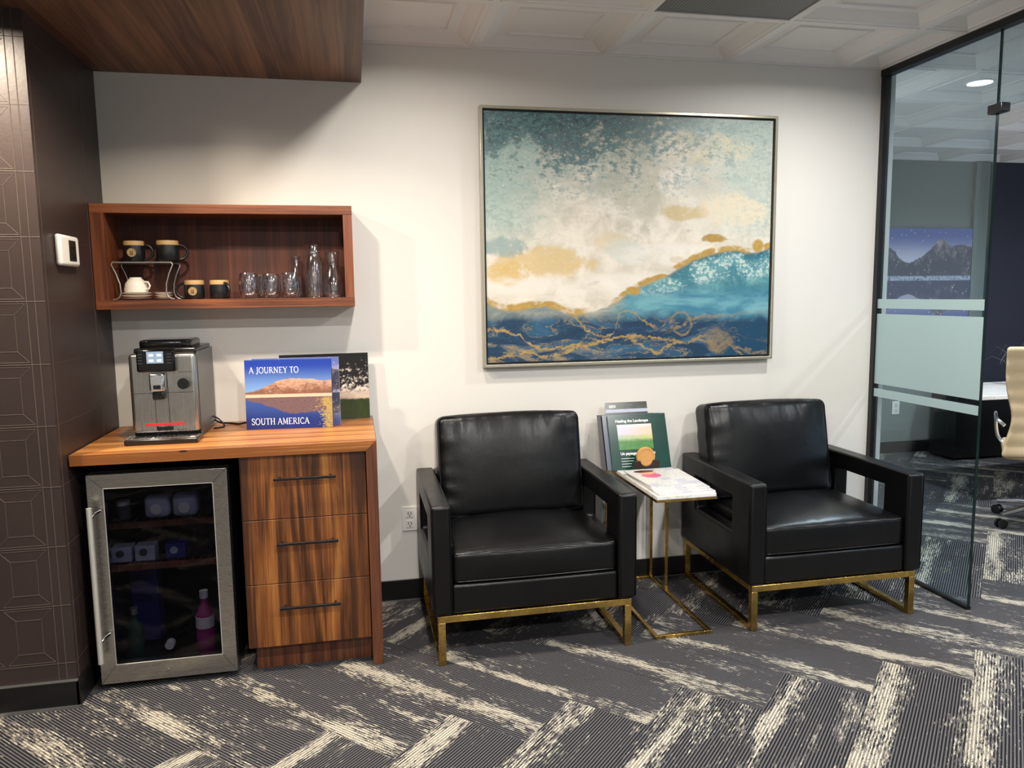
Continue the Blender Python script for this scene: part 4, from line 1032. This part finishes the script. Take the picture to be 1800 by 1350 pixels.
def flat(name, x0, x1, y0, y1, z, h, rz, mat, label, cat):
    cx, cy = (x0+x1)/2, (y0+y1)/2; o = thing(name, label, cat, (cx, cy, z), rz)
    hx, hy = (x1-x0)/2, (y1-y0)/2
    box(-hx, hx, -hy, hy, 0, h-0.0006).build('pages', 'paper', o, local=True); box(-hx, hx, -hy, hy, h-0.0005, h).build('cover', mat, o, local=True); return o
flat('magazine', 1.186, 1.436, -0.655, -0.300, TZ, 0.006, 0.02, 'mag2', 'white printed magazine at the bottom front of the side table stack', 'magazine')
flat('magazine', 1.190, 1.440, -0.605, -0.265, TZ+0.0065, 0.006, -0.03, 'mag2', 'white printed magazine in the middle of the side table stack', 'magazine')
flat('magazine', 1.184, 1.420, -0.560, -0.262, TZ+0.013, 0.005, 0.04, 'mag1', 'magazine with a portrait in pink on its cover, topmost of the stack', 'magazine')
# standing books
lean = -math.atan2(0.088, 0.245)
gb = thing('book', 'dark green book titled Healing the Landscape leaning on the side table', 'book', (1.157, -0.186, TZ+0.0005), 0, None, lean)
GW, GH = 0.290, 0.262
box(0, GW, -0.0005, 0, 0, GH).build('cover', 'green', gb, local=True); box(0.003, GW-0.001, 0.0002, 0.006, 0.002, GH-0.002).build('pages', 'paper', gb, local=True)
box(0.042, 0.214, -0.0012, -0.0006, 0.094, 0.214).build('cover_picture', 'cover_forest', gb, local=True)
text('title', 'Healing the Landscape', 0.0195, 'text', gb, (0.036, -0.0012, 0.225), sx=0.94, bold=0.0004)
text('subtitle', 'Un paysage de confiance', 0.0185, 'text', gb, (0.046, -0.0012, 0.070), sx=0.94, bold=0.0004)
b = B()
for i in range(4):
    z = 0.052-i*0.0125; b.box(0.046, 0.046+(0.065, 0.06, 0.05, 0.045)[i], -0.0012, -0.0006, z, z+0.0018); b.box(0.155, 0.155+(0.05, 0.04, 0.05, 0.03)[i], -0.0012, -0.0006, z, z+0.0018)
b.build('small_print', 'text', gb, local=True)
def behind(name, x, y, w, h, t, mat, label, lz=0.0, ln=lean, z=TZ+0.0005):
    o = thing(name, label, 'booklet', (x, y, z), lz, None, ln)
    box(0, w, -0.0005, 0, 0, h).build('cover', mat, o, local=True); box(0.002, w-0.001, 0.0002, t, 0.001, h-0.001).build('pages', 'paper', o, local=True); return o
behind('booklet', 1.134, -0.176, 0.290, 0.262, 0.006, 'slate', 'slate blue booklet showing at the left edge of the green book')
o = behind('booklet', 1.112, -0.166, 0.285, 0.262, 0.005, 'black', 'dark thin booklet furthest left behind the green book')
o = behind('booklet', 1.163, -0.152, 0.212, 0.318, 0.005, 'booklet', 'tall dark booklet marked 2023 sticking up behind the green book')
text('year', '2023', 0.017, 'text', o, (0.018, -0.0008, 0.292), bold=0.0005)
box(0.0, 0.212, -0.0009, -0.0006, 0.268, 0.284).build('pale_stripe', 'milky', o, local=True)
cs = thing('coaster_holder', 'small dark coaster holder in front of the green book', 'coaster holder', (1.298, -0.235, TZ+0.0185))
b = B()
hp = [(-0.062, 0), (0.062, 0), (0.062, 0.034), (0.034, 0.036)]+[(0.030*math.cos(a), 0.036-0.030*math.sin(a)*0.9) for a in [PI*i/10 for i in range(0, 11)]]+[(-0.034, 0.036), (-0.062, 0.034)]
b.extrude([(x, -0.016, z) for x, z in hp], (0, 0.006, 0)); b.box(-0.062, 0.062, -0.010, 0.014, 0, 0.006); b.build('cradle', 'darkwood', cs, local=True, bevel=0.001)
for i in range(3):
    co_ = thing('coaster', ('round pale wood coaster standing front in the holder', 'round wood coaster in the middle of the holder', 'round wood coaster at the rear of the holder')[i], 'coaster', (1.298, -0.2385+i*0.0062, TZ+0.026), 0, 'wood coasters in the holder')
    B().lathe([(0.0, -0.0025), (0.034, -0.0025), (0.035, -0.004), (0.043, -0.004), (0.044, 0), (0, 0)], (0, 0, 0.0445), 36, 'y', closed=False).build('disc', 'coaster', co_, local=True, smooth=True)

# ------------------------------------------------------------------ far room
cv = thing('canvas_print', 'canvas print of a snowy mountain and lake on the far grey wall', 'picture', (4.95, YF, 1.6))
box(4.40, 5.280, YF-0.032, YF-0.001, 1.10, 1.944).build('canvas', 'canvas_lake', cv)
outlet(4.62, YF, 0.40, 'pale double outlet low on the far grey wall seen through glass')
ds = thing('conference_table', 'white topped table in the room beyond the glass', 'table', (5.2, 0.9, 0))
box(3.92, 6.6, 0.62, 1.24, 0.715, 0.742).build('table_top', 'marble', ds, bevel=0.003)
box(4.95, 6.4, 0.85, 1.0, 0.0, 0.715).build('pedestal', 'black', ds, bevel=0.004)
lc = thing('low_black_box', 'black low box against the far wall under the table', 'cabinet', (5.8, 2.1, 0))
box(4.86, 6.9, 1.86, YF-0.135, 0.02, 0.60).build('body', 'black', lc, bevel=0.004)  # plain black box low along the far wall, thin dark strips on its front
b = B(); b.box(5.62, 5.625, 1.855, 1.861, 0.04, 0.58); b.box(6.24, 6.245, 1.855, 1.861, 0.04, 0.58); b.build('front_strips', 'blackmat', lc)
pl = thing('potted_grass', 'thin dry grass plant standing on the white table', 'plant', (4.62, 1.08, 0.742))
B().lathe([(0, 0), (0.045, 0), (0.06, 0.10), (0.052, 0.10), (0.04, 0.02), (0, 0.02)], (0, 0, 0), 24, closed=False).build('pot', 'black', pl, local=True, smooth=True)
b = B()
for i in range(22):
    a = random.uniform(0, 2*PI); l = random.uniform(0.18, 0.34); sp_ = random.uniform(0.06, 0.26)
    b.tube([(0.01*math.cos(a), 0.01*math.sin(a), 0.02), (sp_*0.35*math.cos(a), sp_*0.35*math.sin(a), 0.02+l*0.7), (sp_*0.8*math.cos(a), sp_*0.8*math.sin(a), 0.02+l*0.85), (sp_*1.2*math.cos(a), sp_*1.2*math.sin(a), 0.02+l*0.6)], [0.002, 0.0016, 0.0012, 0.0006], 5)
b.build('blades', 'leafgrey', pl, local=True, smooth=True)
# tan office chair
oc = thing('office_chair', 'tan ribbed leather office chair with chrome base beyond the glass', 'office chair', (3.90, 0.09, 0), -0.75)
def oback(q):
    x, y, z = q
    w = 1.0-0.16*math.exp(-((z+0.10)/0.14)**2)
    y += 0.05*math.cos(z*3.2)-0.10*(x/0.25)**2*0.5
    y += -0.006*abs(math.sin(z*PI/0.085)) if q[1] < 0 else 0.006*abs(math.sin(z*PI/0.085))
    return (x*w, y, z)
B().pillow(0.262, 0.022, 0.325, 0.018, 44, oback, (0.02, 0.0, 0.765)).build('backrest', 'tan', oc, local=True, smooth=True)
B().pillow(0.25, 0.24, 0.03, 0.025, 16, None, (0.02, 0.24, 0.45)).build('seat', 'tan', oc, local=True, smooth=True)
for sx in (-1, 1):
    B().tube(smooth_pts([(0.02+sx*0.25, 0.02, 0.62), (0.02+sx*0.29, 0.06, 0.655), (0.02+sx*0.29, 0.28, 0.655), (0.02+sx*0.27, 0.36, 0.50), (0.02+sx*0.2, 0.30, 0.43)]), 0.011, 10).build('armrest', 'chrome', oc, local=True, smooth=True)
B().cyl((0.02, 0.20, 0.12), 0.028, 0.31, n=20).build('gas_column', 'chrome', oc, local=True, smooth=True)
for k in range(5):
    a = math.radians(218+72*k); hx, hy = 0.02, 0.20
    ex, ey = hx+0.30*math.cos(a), hy+0.30*math.sin(a)
    lg = B().tube([(hx, hy, 0.135), (hx+0.16*math.cos(a), hy+0.16*math.sin(a), 0.115), (ex, ey, 0.082)], [0.024, 0.018, 0.012], 10).build('base_arm', 'chrome', oc, local=True, smooth=True)
    b = B(); px, py = -math.sin(a), math.cos(a)
    for s_ in (-1, 1):
        c0 = Vector((ex+px*0.014*s_, ey+py*0.014*s_, 0.028)); b.tube([c0-Vector((px, py, 0))*0.008, c0+Vector((px, py, 0))*0.008], 0.028, 18)
    b.build('caster', 'black_plastic', lg, local=True, smooth=True)
